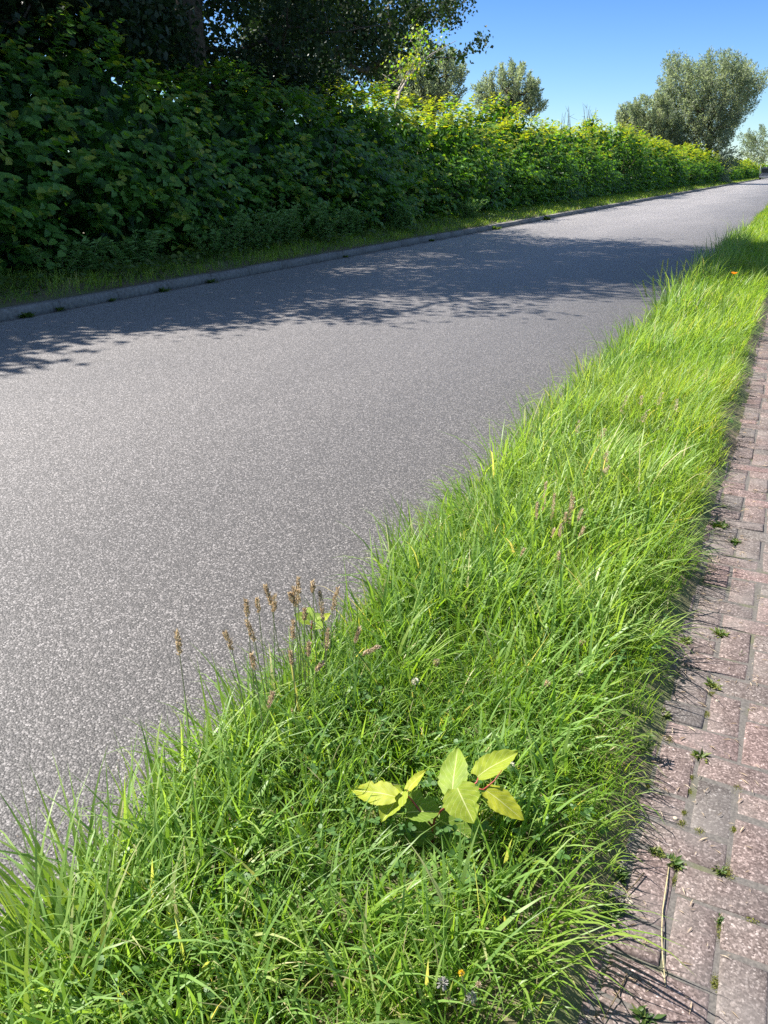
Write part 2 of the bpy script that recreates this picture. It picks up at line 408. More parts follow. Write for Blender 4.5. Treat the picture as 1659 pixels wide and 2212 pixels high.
M['mugwort'] = foliage_mat('mugwort_leaf', [(0, (.09, .19, .05)), (1, (.20, .34, .09))], .3, (1.3, 1.4, .8), .6, .3)
M['weed'] = foliage_mat('weed_leaf', [(0, (.03, .075, .015)), (.6, (.075, .13, .025)), (1, (.16, .18, .04))], .35, (1.3, 1.5, .5), .5, .35)
M['moss'] = foliage_mat('moss', [(0, (.10, .12, .018)), (1, (.26, .27, .055))], .25, (1.2, 1.2, .5), .8, .2)
M['lime'] = foliage_mat('yellow_knotweed_leaf', [(0, (.11, .20, .035)), (.5, (.22, .31, .04)), (1, (.46, .44, .03))], .35, (1.25, 1.3, .4), .55, .18, veins=True)
M['clover'] = foliage_mat('clover_leaf', [(0, (.05, .12, .03)), (1, (.10, .20, .05))], .35, (1.3, 1.5, .5), .5, .35)
M['bark'] = plain_mat('grey_bark', (.085, .07, .055), .9, .5, 14, .2, 1.)
M['palebark'] = plain_mat('pale_bark', (.36, .31, .26), .8, .3, 20, .2, .5)
M['knotstem'] = plain_mat('knotweed_cane', (.12, .09, .05), .7, .4, 10)
M['redstem'] = plain_mat('red_stem', (.30, .06, .05), .45, .3, 60)
M['seed'] = foliage_mat('seed_head', [(0, (.30, .23, .155)), (.5, (.50, .40, .29)), (1, (.70, .60, .46))], .45, (1.1, 1., .8), .8, .2)
M['greenstem'] = foliage_mat('grass_stem', [(0, (.15, .21, .07)), (1, (.32, .30, .17))], .2, (1.2, 1.3, .5), .6, .3)
M['petal'] = foliage_mat('white_petal', [(0, (.55, .48, .38)), (1, (.80, .78, .70))], .3, (1, 1, .9), .7, .2)
M['orange'] = foliage_mat('orange_petal', [(0, (.80, .20, .01)), (1, (.85, .33, .02))], .4, (1.1, 1, .5), .5, .3)
M['yellow'] = foliage_mat('yellow_petal', [(0, (.7, .45, .02)), (1, (.8, .6, .05))], .3, (1.1, 1, .5), .5, .3)
M['fluff'] = foliage_mat('seed_fluff', [(0, (.28, .27, .25)), (1, (.50, .48, .45))], .4, (1, 1, 1), .9, .1)
M['straw'] = plain_mat('dry_straw', (.40, .34, .19), .6, .2, 40)
M['deadleaf'] = foliage_mat('dead_leaf', [(0, (.20, .075, .025)), (1, (.38, .17, .07))], .2, (1.2, 1, .6), .7, .3)

# ------------------------------------------------------------------ ground, road, kerb, path
X_KERB, X_ROAD_R, X_PATH = -8.0, -1.18, -0.16
def sheet(name, x0, x1, y0, y1, z, mat, nx=2, ny=2, jit=None):
    xs = np.linspace(x0, x1, nx); ys = np.linspace(y0, y1, ny)
    gx, gy = np.meshgrid(xs, ys); gz = np.full_like(gx, z)
    if jit: gz = gz + jit(gx, gy)
    v = np.stack([gx, gy, gz], -1).reshape(-1, 3)
    i = np.arange(ny - 1)[:, None] * nx + np.arange(nx - 1)[None]
    f = np.stack([i, i + 1, i + nx + 1, i + nx], -1).reshape(-1, 4)
    return tag(mesh_np(name, v, [f], mat, None, True), kind='structure')
sheet('ground', -1500, 1500, -1500, 1500, -.06, M['field'])
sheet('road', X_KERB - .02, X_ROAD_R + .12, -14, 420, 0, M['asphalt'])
def left_bump(x, y): return .05 * n2(x, y, 1.1, 3) * np.clip((X_KERB - .16 - x) * 3, 0, 1) + .06 * np.clip(X_KERB - .3 - x, 0, 1.5)
sheet('verge', -34, X_KERB - .155, -14, 420, .115, M['soil'], 60, 500, left_bump)
def right_bump(x, y): return (.02 * n2(x, y, 2.3, 5) + .012 * n2(x, y, 9, 6) + .04 * np.clip(np.minimum(x - X_ROAD_R, X_PATH + .1 - x) * 4, 0, 1)) - .01 + .022 * np.clip((x + .34) * 8, 0, 1) * np.clip((-.075 + .07 * (n2(x, y, 4.1, 8) - .5) - x) * 14, 0, 1)
sheet('verge', X_ROAD_R - .08, X_PATH + .12, -4, 420, .008, M['soil'], 44, 1600, right_bump)

# kerb: stones 1 m long with open joints, plus a flush gutter band
a = Acc()
y = -13.0
while y < 330:
    g = .014 + .010 * random.random(); y1 = y + 1.0 - g
    dz = random.uniform(-.006, .006); dx = random.uniform(-.006, .006)
    prof = [(X_KERB + dx, -.05), (X_KERB + dx, .06 + dz), (X_KERB - .018 + dx, .118 + dz), (X_KERB - .034 + dx, .128 + dz), (X_KERB - .15 + dx, .13 + dz), (X_KERB - .15 + dx, -.05)]
    v = [(px, y, pz) for px, pz in prof] + [(px, y1, pz) for px, pz in prof]
    n = len(prof)
    a.add(v, [np.array([[i, (i + 1) % n, (i + 1) % n + n, i + n] for i in range(n)]), np.array([list(range(n))[::-1], [i + n for i in range(n)]])])
    y += 1.0
kerb = tag(a.build('kerb', M['concrete']), kind='structure')
a = Acc()
y = -13.0
while y < 330:
    v = [(X_KERB + .004, y, -.03), (X_KERB + .15, y, -.03), (X_KERB + .15, y, .005), (X_KERB + .004, y, .010)]
    v += [(p[0], y + .994, p[2]) for p in v]
    a.add(v, [np.array([[3, 2, 6, 7], [2, 1, 5, 6], [0, 3, 7, 4]]), np.array([[0, 1, 2, 3], [7, 6, 5, 4]])]); y += 1.0
tag(a.build('gutter', M['concrete']), kind='structure')

# brick path: 90 degree herringbone of 1:2 bricks, square to the road
U = .1092; X0 = .036; Y0 = 1.597
cl_ = []
for i in range(-3, 14):
    for r in range(-20, 650):
        k = (i + r) % 4
        if k == 0: cl_.append((X0 + (i + 1) * U, Y0 + (r - .5) * U, 1))
        elif k == 2: cl_.append((X0 + (i + .5) * U, Y0 + r * U, 0))
cl_ = np.array(cl_); cl_ = cl_[(cl_[:, 0] > -.30) & (cl_[:, 0] < 1.5)]
N = len(cl_); hz = cl_[:, 2] > .5
bx = cl_[:, 0] + rng.normal(0, .0018, N); by = cl_[:, 1] + rng.normal(0, .0018, N)
la = U - .0046 + rng.normal(0, .0015, N); sa = U / 2 - .0043 + rng.normal(0, .0012, N)
hw = np.where(hz, la, sa); hl = np.where(hz, sa, la)
bz = .0205 + rng.normal(0, .0012, N) + .006 * n2(bx, by, 1.5, 9)
rot = rng.normal(0, .010, N); tx = rng.normal(0, .012, N); ty = rng.normal(0, .009, N)
tv = []
for lev, ins in ((-.05, 0), (-.0095, 0), (-.0030, .0040), (0, .0105)):
    for sx, sy in ((-1, -1), (1, -1), (1, 1), (-1, 1)): tv.append((sx, sy, lev, ins))
tv = np.array(tv)
lx = tv[None, :, 0] * (hw[:, None] - tv[None, :, 3]) + rng.normal(0, .0018, (N, 16)); ly = tv[None, :, 1] * (hl[:, None] - tv[None, :, 3]) + rng.normal(0, .0022, (N, 16))
vx = bx[:, None] + lx * np.cos(rot)[:, None] - ly * np.sin(rot)[:, None]
vy = by[:, None] + lx * np.sin(rot)[:, None] + ly * np.cos(rot)[:, None]
vz = bz[:, None] + tv[None, :, 2] + lx * tx[:, None] + ly * ty[:, None]
q = [(12, 13, 14, 15)]
for l in range(3):
    for j in range(4):
        k = (j + 1) % 4; q.append((4 * l + j, 4 * l + k, 4 * l + 4 + k, 4 * l + 4 + j))
f = (np.array(q)[None] + (np.arange(N) * 16)[:, None, None]).reshape(-1, 4)
tag(mesh_np('path', np.stack([vx, vy, vz], -1).reshape(-1, 3), [f], M['brick'], {'tint': np.repeat(np.clip(rng.normal(.45, .28, N), 0, 1), 16)}), kind='structure')
sheet('path_bed', X_PATH - .1, 1.62, -4, 72, .0160, M['joint'], 24, 600, lambda x, y: .004 * n2(x, y, 7, 4))
sheet('ground', 1.60, 12, -14, 420, .02, M['field'])

# ------------------------------------------------------------------ trees
def in_poly(pts, poly):
    x, y = pts[:, 0], pts[:, 1]; ins = np.zeros(len(pts), bool); n = len(poly)
    for i in range(n):
        x1, y1 = poly[i]; x2, y2 = poly[(i + 1) % n]
        c = ((y1 > y) != (y2 > y)) & (x < (x2 - x1) * (y - y1) / (y2 - y1 + 1e-12) + x1)
        ins ^= c
    return ins

def skeleton(trunk_pts, centers, rtip=.012, nseg=4, wig=.12, up=.35):
    """grow limbs from the trunk line to every crown point; radii by the pipe model"""
    nodes = [np.array(p, float) for p in trunk_pts]; par = [-1] + list(range(len(nodes) - 1))
    ntr = len(nodes)
    mid = np.mean(trunk_pts, axis=0)
    order = np.argsort([min(np.linalg.norm(c - n) for n in nodes) for c in centers])
    ends = []
    P = np.array(nodes)
    for ci in order:
        c = centers[ci]
        d = np.linalg.norm(P - c, axis=1) + np.maximum(P[:, 2] - c[2] + .3, 0) * .9
        i = int(np.argmin(d)); p0 = P[i].copy(); prev = i
        n = max(2, min(nseg, int(d[i] / .35) + 1))
        new = []
        for s in range(1, n + 1):
            t = s / n
            q = p0 * (1 - t) + c * t
            q[2] += -up * d[i] * .25 * t * (1 - t) * 2
            if s < n: q += rng.normal(0, wig * d[i] / n, 3)
            par.append(prev); prev = len(nodes) + len(new); new.append(q)
        nodes += new; ends.append(prev); P = np.vstack([P, new])
    cnt = np.zeros(len(nodes))
    for e in ends: cnt[e] += 1
    for i in range(len(nodes) - 1, 0, -1):
        if par[i] >= 0: cnt[par[i]] += cnt[i]
    rad = rtip * np.maximum(cnt, .5) ** .48
    return P, np.array(par), rad, ntr

def tree(name, label, trunk_pts, centers, leaf, trunk_r=None, bark='bark', group=None, rtip=.012, limb=.05, cat='tree'):
    """leaf(P_centers) -> list of leaf arrays"""
    base = np.array(trunk_pts[0], float)
    t = thing(name, label, cat, base, group)
    P, par, rad, ntr = skeleton(trunk_pts, centers, rtip)
    if trunk_r: rad[:ntr] = np.maximum(rad[:ntr], np.linspace(trunk_r, trunk_r * .35, ntr))
    e = np.where(par >= 0)[0]
    rp = np.minimum(rad[par[e]], rad[e] * 1.6)
    big = (rad[e] > limb) | (e < ntr)
    wood = Acc()
    rr = np.where(e < ntr, rad[par[e]], rp)
    for sel, n in ((big, 9), (~big, 5)):
        if sel.any():
            v, f = frusta(P[par[e][sel]] - base, P[e[sel]] + unit(P[e[sel]] - P[par[e][sel]]) * rad[e[sel]][:, None] * .4 - base, rr[sel], rad[e[sel]], n)
            wood.add(v, f)
    wood.build('trunk', M[bark], t, True)
    parts = leaf(centers)
    parts = [(v - base, f, tt) for v, f, tt in parts]
    leaves_obj('crown', parts, M[leaf.mat], t)
    return t

def scatter_leaf(mat, n, spread, L, W, tmpl=T_KITE, droop=.5, flat=.3, tint_c=.5, updir=0., light=None):
    def fn(cs):
        cs = np.asarray(cs); N = len(cs) * n
        c = np.repeat(cs, n, 0)
        sp = np.asarray(spread)
        p = c + np.clip(rng.normal(0, 1, (N, 3)), -2.0, 2.0) * sp
        d = rng.normal(0, 1, (N, 3)); d[:, 2] = d[:, 2] * .6 - droop + updir
        nr = rng.normal(0, 1, (N, 3)); nr[:, 2] += flat
        Ls = L * rng.uniform(.65, 1.25, N)
        tint = np.clip(tint_c + .5 * (np.repeat(rng.random(len(cs)), n) - .5) + rng.normal(0, .18, N), 0, 1)
        return [leaf_arrays(tmpl, p, d, nr, Ls, Ls * W / L, tint)]
    fn.mat = mat
    return fn

# the big poplar behind the hedge: its crown runs along the road and shades it
poly = [(5.8, 7.0), (8.3, 7.8), (9.8, 9.3), (11.5, 11.8), (12.6, 13.4), (12.9, 15.8), (14.5, 17.4), (17.3, 16.9), (18.8, 13.8), (20.3, 9.6), (22.5, 6.8), (24, 4.6), (20, 4.5), (16, 4.6), (12, 5.2), (6, 5.4)]
pts = np.stack([rng.uniform(2, 26, 5000), rng.uniform(4, 18, 5000)], -1)
pts = pts[in_poly(pts, poly)][:1050]
pts = pts[(pts[:, 1] > 8.2) | (rng.random(len(pts)) < .26) | (pts[:, 0] < 9)]
anc = pts[rng.choice(len(pts), 170, replace=False)]
pts = anc[rng.integers(0, len(anc), len(pts))] + rng.normal(0, .42, pts.shape)
jx = np.where(pts[:, 1] > 9, .8, 1.6)
cs = np.stack([-13 + rng.normal(0, 1, len(pts)) * jx, pts[:, 0], pts[:, 1]], -1)
XB = -15.5
tip0 = at_x(985, 120, XB); tip1 = at_x(1048, 72, XB)
tips = np.array([tip0 + (tip1 - tip0) * k + rng.normal(0, .12, 3) for k in np.linspace(0, 1, 7)])
tb = at_x(415, 100, -13.2)
trunk = [(-13.2, tb[1] - .3, .1), (-13.2, tb[1] - .1, 2), tuple(tb), (-13.1, tb[1] - .2, 6.5), (-13, tb[1] - .9, 9), (-13, tb[1] - 1.4, 12), (-13, tb[1] - 1.8, 15.5)]
def px_of(p):
    d = np.asarray(p) - CAMP; z_ = d @ _fw
    return 829.5 + 1661 * (d @ _rt) / z_, 1106 - 1661 * (d @ _up) / z_
def open_trunk(c):
    # the bole stands free of leaves on the road side
    x_, y_ = px_of(c)
    return c[~((x_ > 372) & (x_ < 462) & (y_ < 215) & (y_ > -60) & (c[:, 0] > -13.4)) | (rng.random(len(c)) < .25)]
cs = np.concatenate([open_trunk(cs), np.asarray([-16, 17.5, 9.2]) + (unit(rng.normal(0, 1, (170, 3))) * (rng.random(170) ** .4)[:, None]) * np.array([1.5, 6.5, 1.5])])
lf = scatter_leaf('poplar', 120, (.30, .38, .30), .125, .115, T_KITE, .5, .4)
def poplar_leaf(c):
    return lf(c)
poplar_leaf.mat = 'poplar'
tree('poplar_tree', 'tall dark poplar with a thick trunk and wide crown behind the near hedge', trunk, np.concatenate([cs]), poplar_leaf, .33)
# its long low bough reaching into the sky on the right is part of the poplar: the last centres form it
bough = thing('poplar_tree', 'slim poplar sapling whose leafy tip reaches furthest right into the blue sky', 'tree', at_x(760, 230, XB) * np.array([1, 1, 0]))
bb = at_x(760, 230, XB); b0 = np.array([bb[0], bb[1], .1])
line = [b0, bb, at_x(850, 150, XB), at_x(930, 118, XB), tip0, tip1]
v, f = tube_arrays(np.array(line) - b0, [.07, .06, .045, .03, .02, .006], 7)
mesh_np('trunk', v, f, M['bark'], None, True, bough)
sp_ = scatter_leaf('poplar', 26, (.2, .25, .17), .19, .17, T_KITE, .5, .5, .65)
more = np.concatenate([tips, [np.array(line[3]) + rng.normal(0, .35, 3) for _ in range(8)], [np.array(line[2]) + rng.normal(0, .4, 3) for _ in range(8)]])
leaves_obj('crown', [(v_ - b0, f_, t_) for v_, f_, t_ in sp_(more)], M['poplar'], bough)

# second poplar, further back: its crown hangs over the sunlit hedge on the right
t2 = at_x(585, 60, -19.5)
o2 = [(540, -60), (700, -50), (900, -15), (1010, -12), (1012, 10), (985, 60), (930, 75), (900, 112), (850, 150), (820, 172), (780, 160), (730, 150), (690, 185), (640, 205), (540, 215)]
q2 = np.stack([rng.uniform(540, 1015, 3000), rng.uniform(-60, 215, 3000)], -1); q2 = q2[in_poly(q2, o2)][:340]
cs2 = np.array([at_x(x_, y_, -19.5 + np.clip(rng.normal(0, .8), -1.6, 1.6)) for x_, y_ in q2])
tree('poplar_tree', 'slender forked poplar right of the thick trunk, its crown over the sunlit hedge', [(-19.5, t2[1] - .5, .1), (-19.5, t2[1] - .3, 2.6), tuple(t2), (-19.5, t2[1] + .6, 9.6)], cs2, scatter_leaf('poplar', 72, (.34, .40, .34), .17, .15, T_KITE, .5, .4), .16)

def blob(n, c, r, pw=.45):
    d = unit(rng.normal(0, 1, (n, 3))) * (rng.random(n) ** pw)[:, None]
    return np.asarray(c) + d * np.asarray(r)
cd = np.concatenate([blob(170, (-12.9, 8.2, 5.8), (1.8, 3.4, 2.4)), blob(60, (-12.4, 5.0, 4.6), (1.3, 2.2, 1.6)), blob(60, (-12.6, 12.5, 4.6), (1.2, 2.0, 1.2)), blob(26, (-12.8, 4.3, 6.5), (.8, 1.3, 1.1)), blob(110, (-13.2, 9.5, 4.1), (1.3, 5.5, 1.1))])
cd = open_trunk(cd)
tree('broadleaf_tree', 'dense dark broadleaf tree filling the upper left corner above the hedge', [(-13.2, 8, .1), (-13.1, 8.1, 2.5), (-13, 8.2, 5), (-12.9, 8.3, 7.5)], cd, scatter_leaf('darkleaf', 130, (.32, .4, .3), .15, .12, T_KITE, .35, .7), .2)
cu = np.concatenate([blob(50, (-13.4, 18.5, 3.7), (.9, 2.6, .8)), blob(50, (-13.6, 22.0, 3.9), (.9, 2.2, .8)), blob(30, (-13, 15, 4.0), (.8, 2, .7))])
cu = open_trunk(cu)
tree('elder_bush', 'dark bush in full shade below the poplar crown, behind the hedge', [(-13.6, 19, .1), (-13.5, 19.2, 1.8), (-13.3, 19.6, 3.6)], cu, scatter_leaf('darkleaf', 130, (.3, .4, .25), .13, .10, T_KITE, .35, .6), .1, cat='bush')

# pale bare leaning stems over the sunlit hedge
pb = at_x(862, 200, -12.2)
for k, (name, lab, pxs) in enumerate([('birch_sapling', 'pale bare leaning birch stem rising from the hedge, the thicker one', [(862, 200), (888, 160), (905, 140), (930, 118), (985, 88)]),
                                      ('birch_sapling', 'thin pale twiggy birch stem leaning just left of the thicker pale one', [(858, 198), (876, 165), (895, 135), (905, 112), (912, 80)])]):
    ln = [at_x(x_, y_, -12.2 - .25 * k) for x_, y_ in pxs]
    root = np.array([ln[0][0], ln[0][1] - .9, .15])
    t = thing(name, lab, 'tree', root)
    full = np.array([root] + ln)
    v, f = tube_arrays(full - root, np.array([.07, .05, .042, .034, .022, .008]) * (1 - .35 * k), 7)
    A_ = Acc(); tw = []; A_.add(v, f)
    for j in range(14):
        s = rng.uniform(1.2, 4.6); i = int(s); p = full[i] * (1 - s + i) + full[i + 1] * (s - i)
        d = unit(np.array([rng.normal(0, .4), rng.uniform(-.6, .8), rng.uniform(.4, 1.)])); l = rng.uniform(.35, .9)
        q = [p, p + d * l * .5 + rng.normal(0, .03, 3), p + d * l + np.array([0, 0, .05])]
        v, f = tube_arrays(np.array(q) - root, [.012, .008, .004], 4); A_.add(v, f); tw.append(q[2]); tw.append(q[1])
    A_.build('trunk', M['palebark'], t, True)
    cl = scatter_leaf('poplar', 9, (.16, .2, .16), .11, .09, T_KITE, .4, .5, .8)(np.array(tw)[4:])
    leaves_obj('crown', [(v_ - root, f_, t_) for v_, f_, t_ in cl], M['knot'], t)

def willow(label, D, outline, base_px, n, leaves, wisps=40, lean=None, group=None, cat='tree', scale=1., ztop=None):
    """outline: crown silhouette in photo pixels; filled in depth by half its width"""
    o = np.array(outline, float)
    c0 = o.mean(0)
    pts = np.stack([rng.uniform(o[:, 0].min(), o[:, 0].max(), n * 8), rng.uniform(o[:, 1].min(), o[:, 1].max(), n * 8)], -1)
    pts = pts[in_poly(pts, outline)][:n]
    dep = D / np.linalg.norm(ray(*c0)[:2])
    halfw = (o[:, 0].max() - o[:, 0].min()) / 2 * dep / 1661
    ce = []
    for x_, y_ in pts:
        ce.append(at_d(x_, y_, D + rng.uniform(-1, 1) * halfw * .8 * math.sqrt(max(.05, 1 - ((x_ - c0[0]) / (.5 * np.ptp(o[:, 0]))) ** 2))))
    ce = np.array(ce); ce = ce[ce[:, 2] > .6]
    bp = at_d(*base_px, D); bp[2] = .1
    top = at_d(c0[0], c0[1], D)
    trunk = [bp, bp * .75 + top * .25, bp * .45 + top * .55, top]
    s = max(.25, halfw * .085)
    def fn(cs):
        cs = np.asarray(cs); ax = unit(cs - (bp * .5 + top * .5) + np.array([0, 0, halfw * .3])); ax += rng.normal(0, .25, ax.shape); ax = unit(ax)
        N = len(cs) * leaves; c = np.repeat(cs, leaves, 0); a_ = np.repeat(ax, leaves, 0)
        k = rng.uniform(-1.3, 1.6, N)
        p = c + a_ * (k * s * 1.3)[:, None] + np.clip(rng.normal(0, 1, (N, 3)), -2, 2) * (s * .45 * np.clip(1.2 - .5 * np.abs(k), .2, 1))[:, None]
        d = a_ * .9 + rng.normal(0, .7, (N, 3)); nr = rng.normal(0, 1, (N, 3)) + np.array([0, 0, .4])
        Ls = (.10 + .0019 * D) * scale * rng.uniform(.7, 1.3, N)
        tint = np.clip(.5 + .55 * (np.repeat(rng.random(len(cs)), leaves) - .5) + rng.normal(0, .16, N), 0, 1)
        return [leaf_arrays(T_LONG, p, d, nr, Ls, Ls * .3, tint)]
    fn.mat = 'willow'
    return tree('willow_tree', label, trunk, ce, fn, max(.12, halfw * .045), 'bark', group, .02, .06, cat)

willow('large grey green willow leaning over the far end of the road', 124,
       [(1440, 135), (1475, 128), (1500, 150), (1530, 122), (1575, 128), (1610, 150), (1648, 168), (1650, 190), (1625, 215), (1640, 235), (1600, 240), (1608, 262), (1580, 285), (1572, 320), (1590, 352), (1560, 385), (1520, 385), (1480, 350), (1440, 320), (1425, 285), (1420, 255), (1440, 225), (1425, 195)],
       (1530, 368), 820, 72, group=None)
willow('low silvery willow at the left foot of the large leaning willow', 118,
       [(1345, 232), (1375, 228), (1385, 210), (1400, 222), (1415, 200), (1440, 225), (1460, 250), (1480, 330), (1420, 325), (1370, 300), (1335, 270)], (1430, 350), 300, 80)
willow('grey willow showing above the hedge behind the pale bare stems', 62,
       [(820, 150), (860, 135), (905, 125), (950, 108), (985, 118), (980, 140), (1000, 150), (1003, 172), (988, 185), (1000, 215), (980, 235), (940, 240), (860, 230), (820, 190)], (930, 330), 330, 56)
willow('rounded pale willow alone against the sky above the middle of the hedge', 72,
       [(1035, 185), (1055, 165), (1085, 152), (1105, 140), (1130, 150), (1150, 175), (1165, 200), (1178, 235), (1160, 250), (1080, 250), (1030, 235), (1022, 205)], (1100, 330), 230, 56)
willow('distant round willow at the right edge beyond the far hedge', 235,
       [(1600, 300), (1625, 285), (1650, 280), (1700, 275), (1750, 300), (1760, 350), (1700, 362), (1640, 358), (1605, 335)], (1680, 366), 200, 60)

# dead twiggy branches on the skyline between the willows
for k, (x_, y_) in enumerate([(1008, 232), (1018, 238), (1222, 245), (1268, 240), (1285, 246)]):
    p = at_d(x_, y_ + 40, 58 if k < 2 else 70); b0 = np.array([p[0], p[1], .1])
    t = thing('bare_shrub', 'bare twiggy shrub poking above the hedge, %s' % ['left one between the two willows', 'right one between the two willows', 'thin one right of the rounded willow', 'widest of the three over the middle hedge', 'rightmost of the three over the middle hedge'][k], 'shrub', b0, 'bare shrubs on the skyline')
    A_ = Acc(); dep = 1.0
    for j in range(6):
        top = at_d(x_ + rng.uniform(-9, 9), y_ + rng.uniform(-16, 8), 58 if k < 2 else 70)
        m_ = b0 * .25 + top * .75 + rng.normal(0, .25, 3); m_[2] = min(m_[2], top[2] - .3)
        v, f = tube_arrays(np.array([b0, m_, top]) - b0, [.04, .02, .008], 4); A_.add(v, f)
        for _ in range(2):
            k_ = rng.uniform(.2, .9); q0 = m_ * (1 - k_) + top * k_
            v, f = tube_arrays(np.array([q0, q0 + rng.normal(0, .3, 3) + np.array([0, 0, .2])]) - b0, [.010, .005], 4); A_.add(v, f)
    A_.build('stems', M['bark'], t)

# ------------------------------------------------------------------ hedges
def hedge_profile(s, y, seed, base_x, Hf, depth):
    """s 0..1 from the foot of the front, over the top, to the back"""
    H = Hf(y)
    ky = np.stack([y * .55, s * 5, np.zeros_like(y)], -1); kf = np.stack([y * 1.7, s * 13, np.ones_like(y)], -1)
    bul = (vnoise(ky, seed) - .5) * (1.0 + .6 * np.clip((y - 25) / 15, 0, 1)) + (vnoise(kf, seed + 1) - .5) * .5
    a1 = np.clip(s / .52, 0, 1); a2 = np.clip((s - .52) / .28, 0, 1); a3 = np.clip((s - .8) / .2, 0, 1)
    # front leans back as it climbs, bulging at 1/3 height
    b1 = np.clip(s / .32, 0, 1); b2 = np.clip((s - .32) / .2, 0, 1)
    far = np.clip((y - 30) / 12, 0, 1)
    x = base_x - .12 + .3 * np.sin(b1 * pi) - b1 * .1 - b2 * (2.2 - .5 * far) - a2 * (depth - 2.4)
    z = .12 + H * (.54 + .10 * far) * b1 + H * (.42 - .10 * far) * np.sin(b2 * pi / 2) + H * .05 * np.sin(a2 * pi) - a3 * (H * .8)
    nx = np.where(s < .52, 1.0 - .45 * b2, np.where(s < .8, .15, -1.0)); nz = np.where(s < .52, .15 + .9 * b2, np.where(s < .8, 1.0, .3))
    n = unit(np.stack([nx, np.zeros_like(nx), nz], -1))
    p = np.stack([x, y, z], -1) + n * (bul * np.clip(s * 6, .25, 1))[:, None]
    return p, n

def make_hedge(label, seed, y0, y1, base_x, Hf, depth, dens, leafL, group=None, ends=False):
    t = thing('hedge', label, 'hedge', (base_x, y0, .12), group)
    o = np.array([base_x, y0, .12])
    parts = []; stems = Acc()
    # LOD along y: (from, to, shoots per metre, leaf length, template)
    for (a_, b_, sh, lf_, tm) in dens:
        n = int((b_ - a_) * sh)
        y = rng.uniform(a_, b_, n); s = np.where(rng.random(n) < .72, rng.uniform(.01, .56, n), rng.uniform(.5, .86, n))
        p, nr = hedge_profile(s, y, seed, base_x, Hf, depth)
        if ends:
            pass
        # shoots: arching outwards, leaves alternate left and right, blades held flat and drooping
        m = 9
        sd = unit(nr + rng.normal(0, .55, (n, 3)) + np.array([0, 0, .35]))
        l = rng.uniform(.35, .85, n)
        start = p - nr * rng.uniform(.1, .5, n)[:, None]
        k = (np.arange(m) + .5) / m
        q = start[:, None] + sd[:, None] * (k[None] * l[:, None])[..., None]
        q[..., 2] -= (.38 * l[:, None] * k[None] ** 2)
        side = unit(np.cross(sd, np.array([0, 0, 1.])))
        sg = np.where(np.arange(m) % 2 == 0, 1, -1)
        d = side[:, None] * sg[None, :, None] * 1.0 + sd[:, None] * .75 + rng.normal(0, .25, (n, m, 3)); d[..., 2] -= .45
        lam = np.array([0, 0, .75]) + nr[:, None] * 1.0 + rng.normal(0, .28, (n, m, 3))
        Ls = lf_ * rng.uniform(.7, 1.2, (n, m)) * (1.1 - .45 * k[None])
        young = (k[None] > .7) * .25
        tint = np.clip(.46 + .08 * np.clip((26 - y[:, None]) / 6, 0, 1) + .45 * (rng.random((n, 1)) - .5) + young + rng.normal(0, .12, (n, m)) + (.06 + .40 * np.clip((y[:, None] - 20) / 5, 0, 1)) * np.clip((s[:, None] - .25) * 6, 0, 1) - .10 * np.clip((y[:, None] - 24) / 6, 0, 1) * (s[:, None] < .3), 0, 1)  # tint also paints light: sunlit top brighter, low face darker, shaded stretch lifted
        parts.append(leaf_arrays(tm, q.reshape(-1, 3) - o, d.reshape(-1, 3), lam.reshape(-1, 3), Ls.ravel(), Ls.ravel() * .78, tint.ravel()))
        # inner leaves: fill
        n2_ = int((b_ - a_) * sh * (12 if b_ < 40 else 15))
        y = rng.uniform(a_, b_, n2_); s = rng.uniform(0, 1, n2_)
        p, nr = hedge_profile(s, y, seed, base_x, Hf, depth)
        p = p - nr * (np.where((s > .36) & (y < 34), .7, .4) + 2.0 * rng.random(n2_) ** 1.6)[:, None]; p[:, 2] = np.maximum(p[:, 2], .2)
        d = rng.normal(0, 1, (n2_, 3)); d[:, 2] -= .6
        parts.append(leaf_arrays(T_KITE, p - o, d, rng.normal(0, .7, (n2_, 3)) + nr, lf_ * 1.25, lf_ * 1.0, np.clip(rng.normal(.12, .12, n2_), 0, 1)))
        # the thicket behind the face
        n3 = int((b_ - a_) * (200 if b_ < 40 else 90))
        q = np.stack([base_x - rng.uniform(1.2, 4.2, n3), rng.uniform(a_, b_, n3), rng.uniform(.15, 2.6, n3)], -1)
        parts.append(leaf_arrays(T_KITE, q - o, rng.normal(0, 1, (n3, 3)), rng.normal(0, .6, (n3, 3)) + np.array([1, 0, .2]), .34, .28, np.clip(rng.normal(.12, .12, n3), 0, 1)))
        # canes
        ns = int((b_ - a_) * min(sh, 40) * .12)
        for _ in range(ns):
            yy = rng.uniform(a_, b_); xx = base_x - rng.uniform(.25, 1.6); hh = float(Hf(np.array([yy]))[0]) * rng.uniform(.35, .62)
            c = np.array([[xx, yy, .1], [xx + rng.normal(0, .1), yy + rng.normal(0, .15), hh * .5], [xx + rng.normal(.15, .25), yy + rng.normal(0, .35), hh]])
            v, f = tube_arrays(c - o, [.014, .012, .006], 5); stems.add(v, f)
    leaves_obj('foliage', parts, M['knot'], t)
    tag(stems.build('canes', M['knotstem'], t), kind='stuff')
    return t

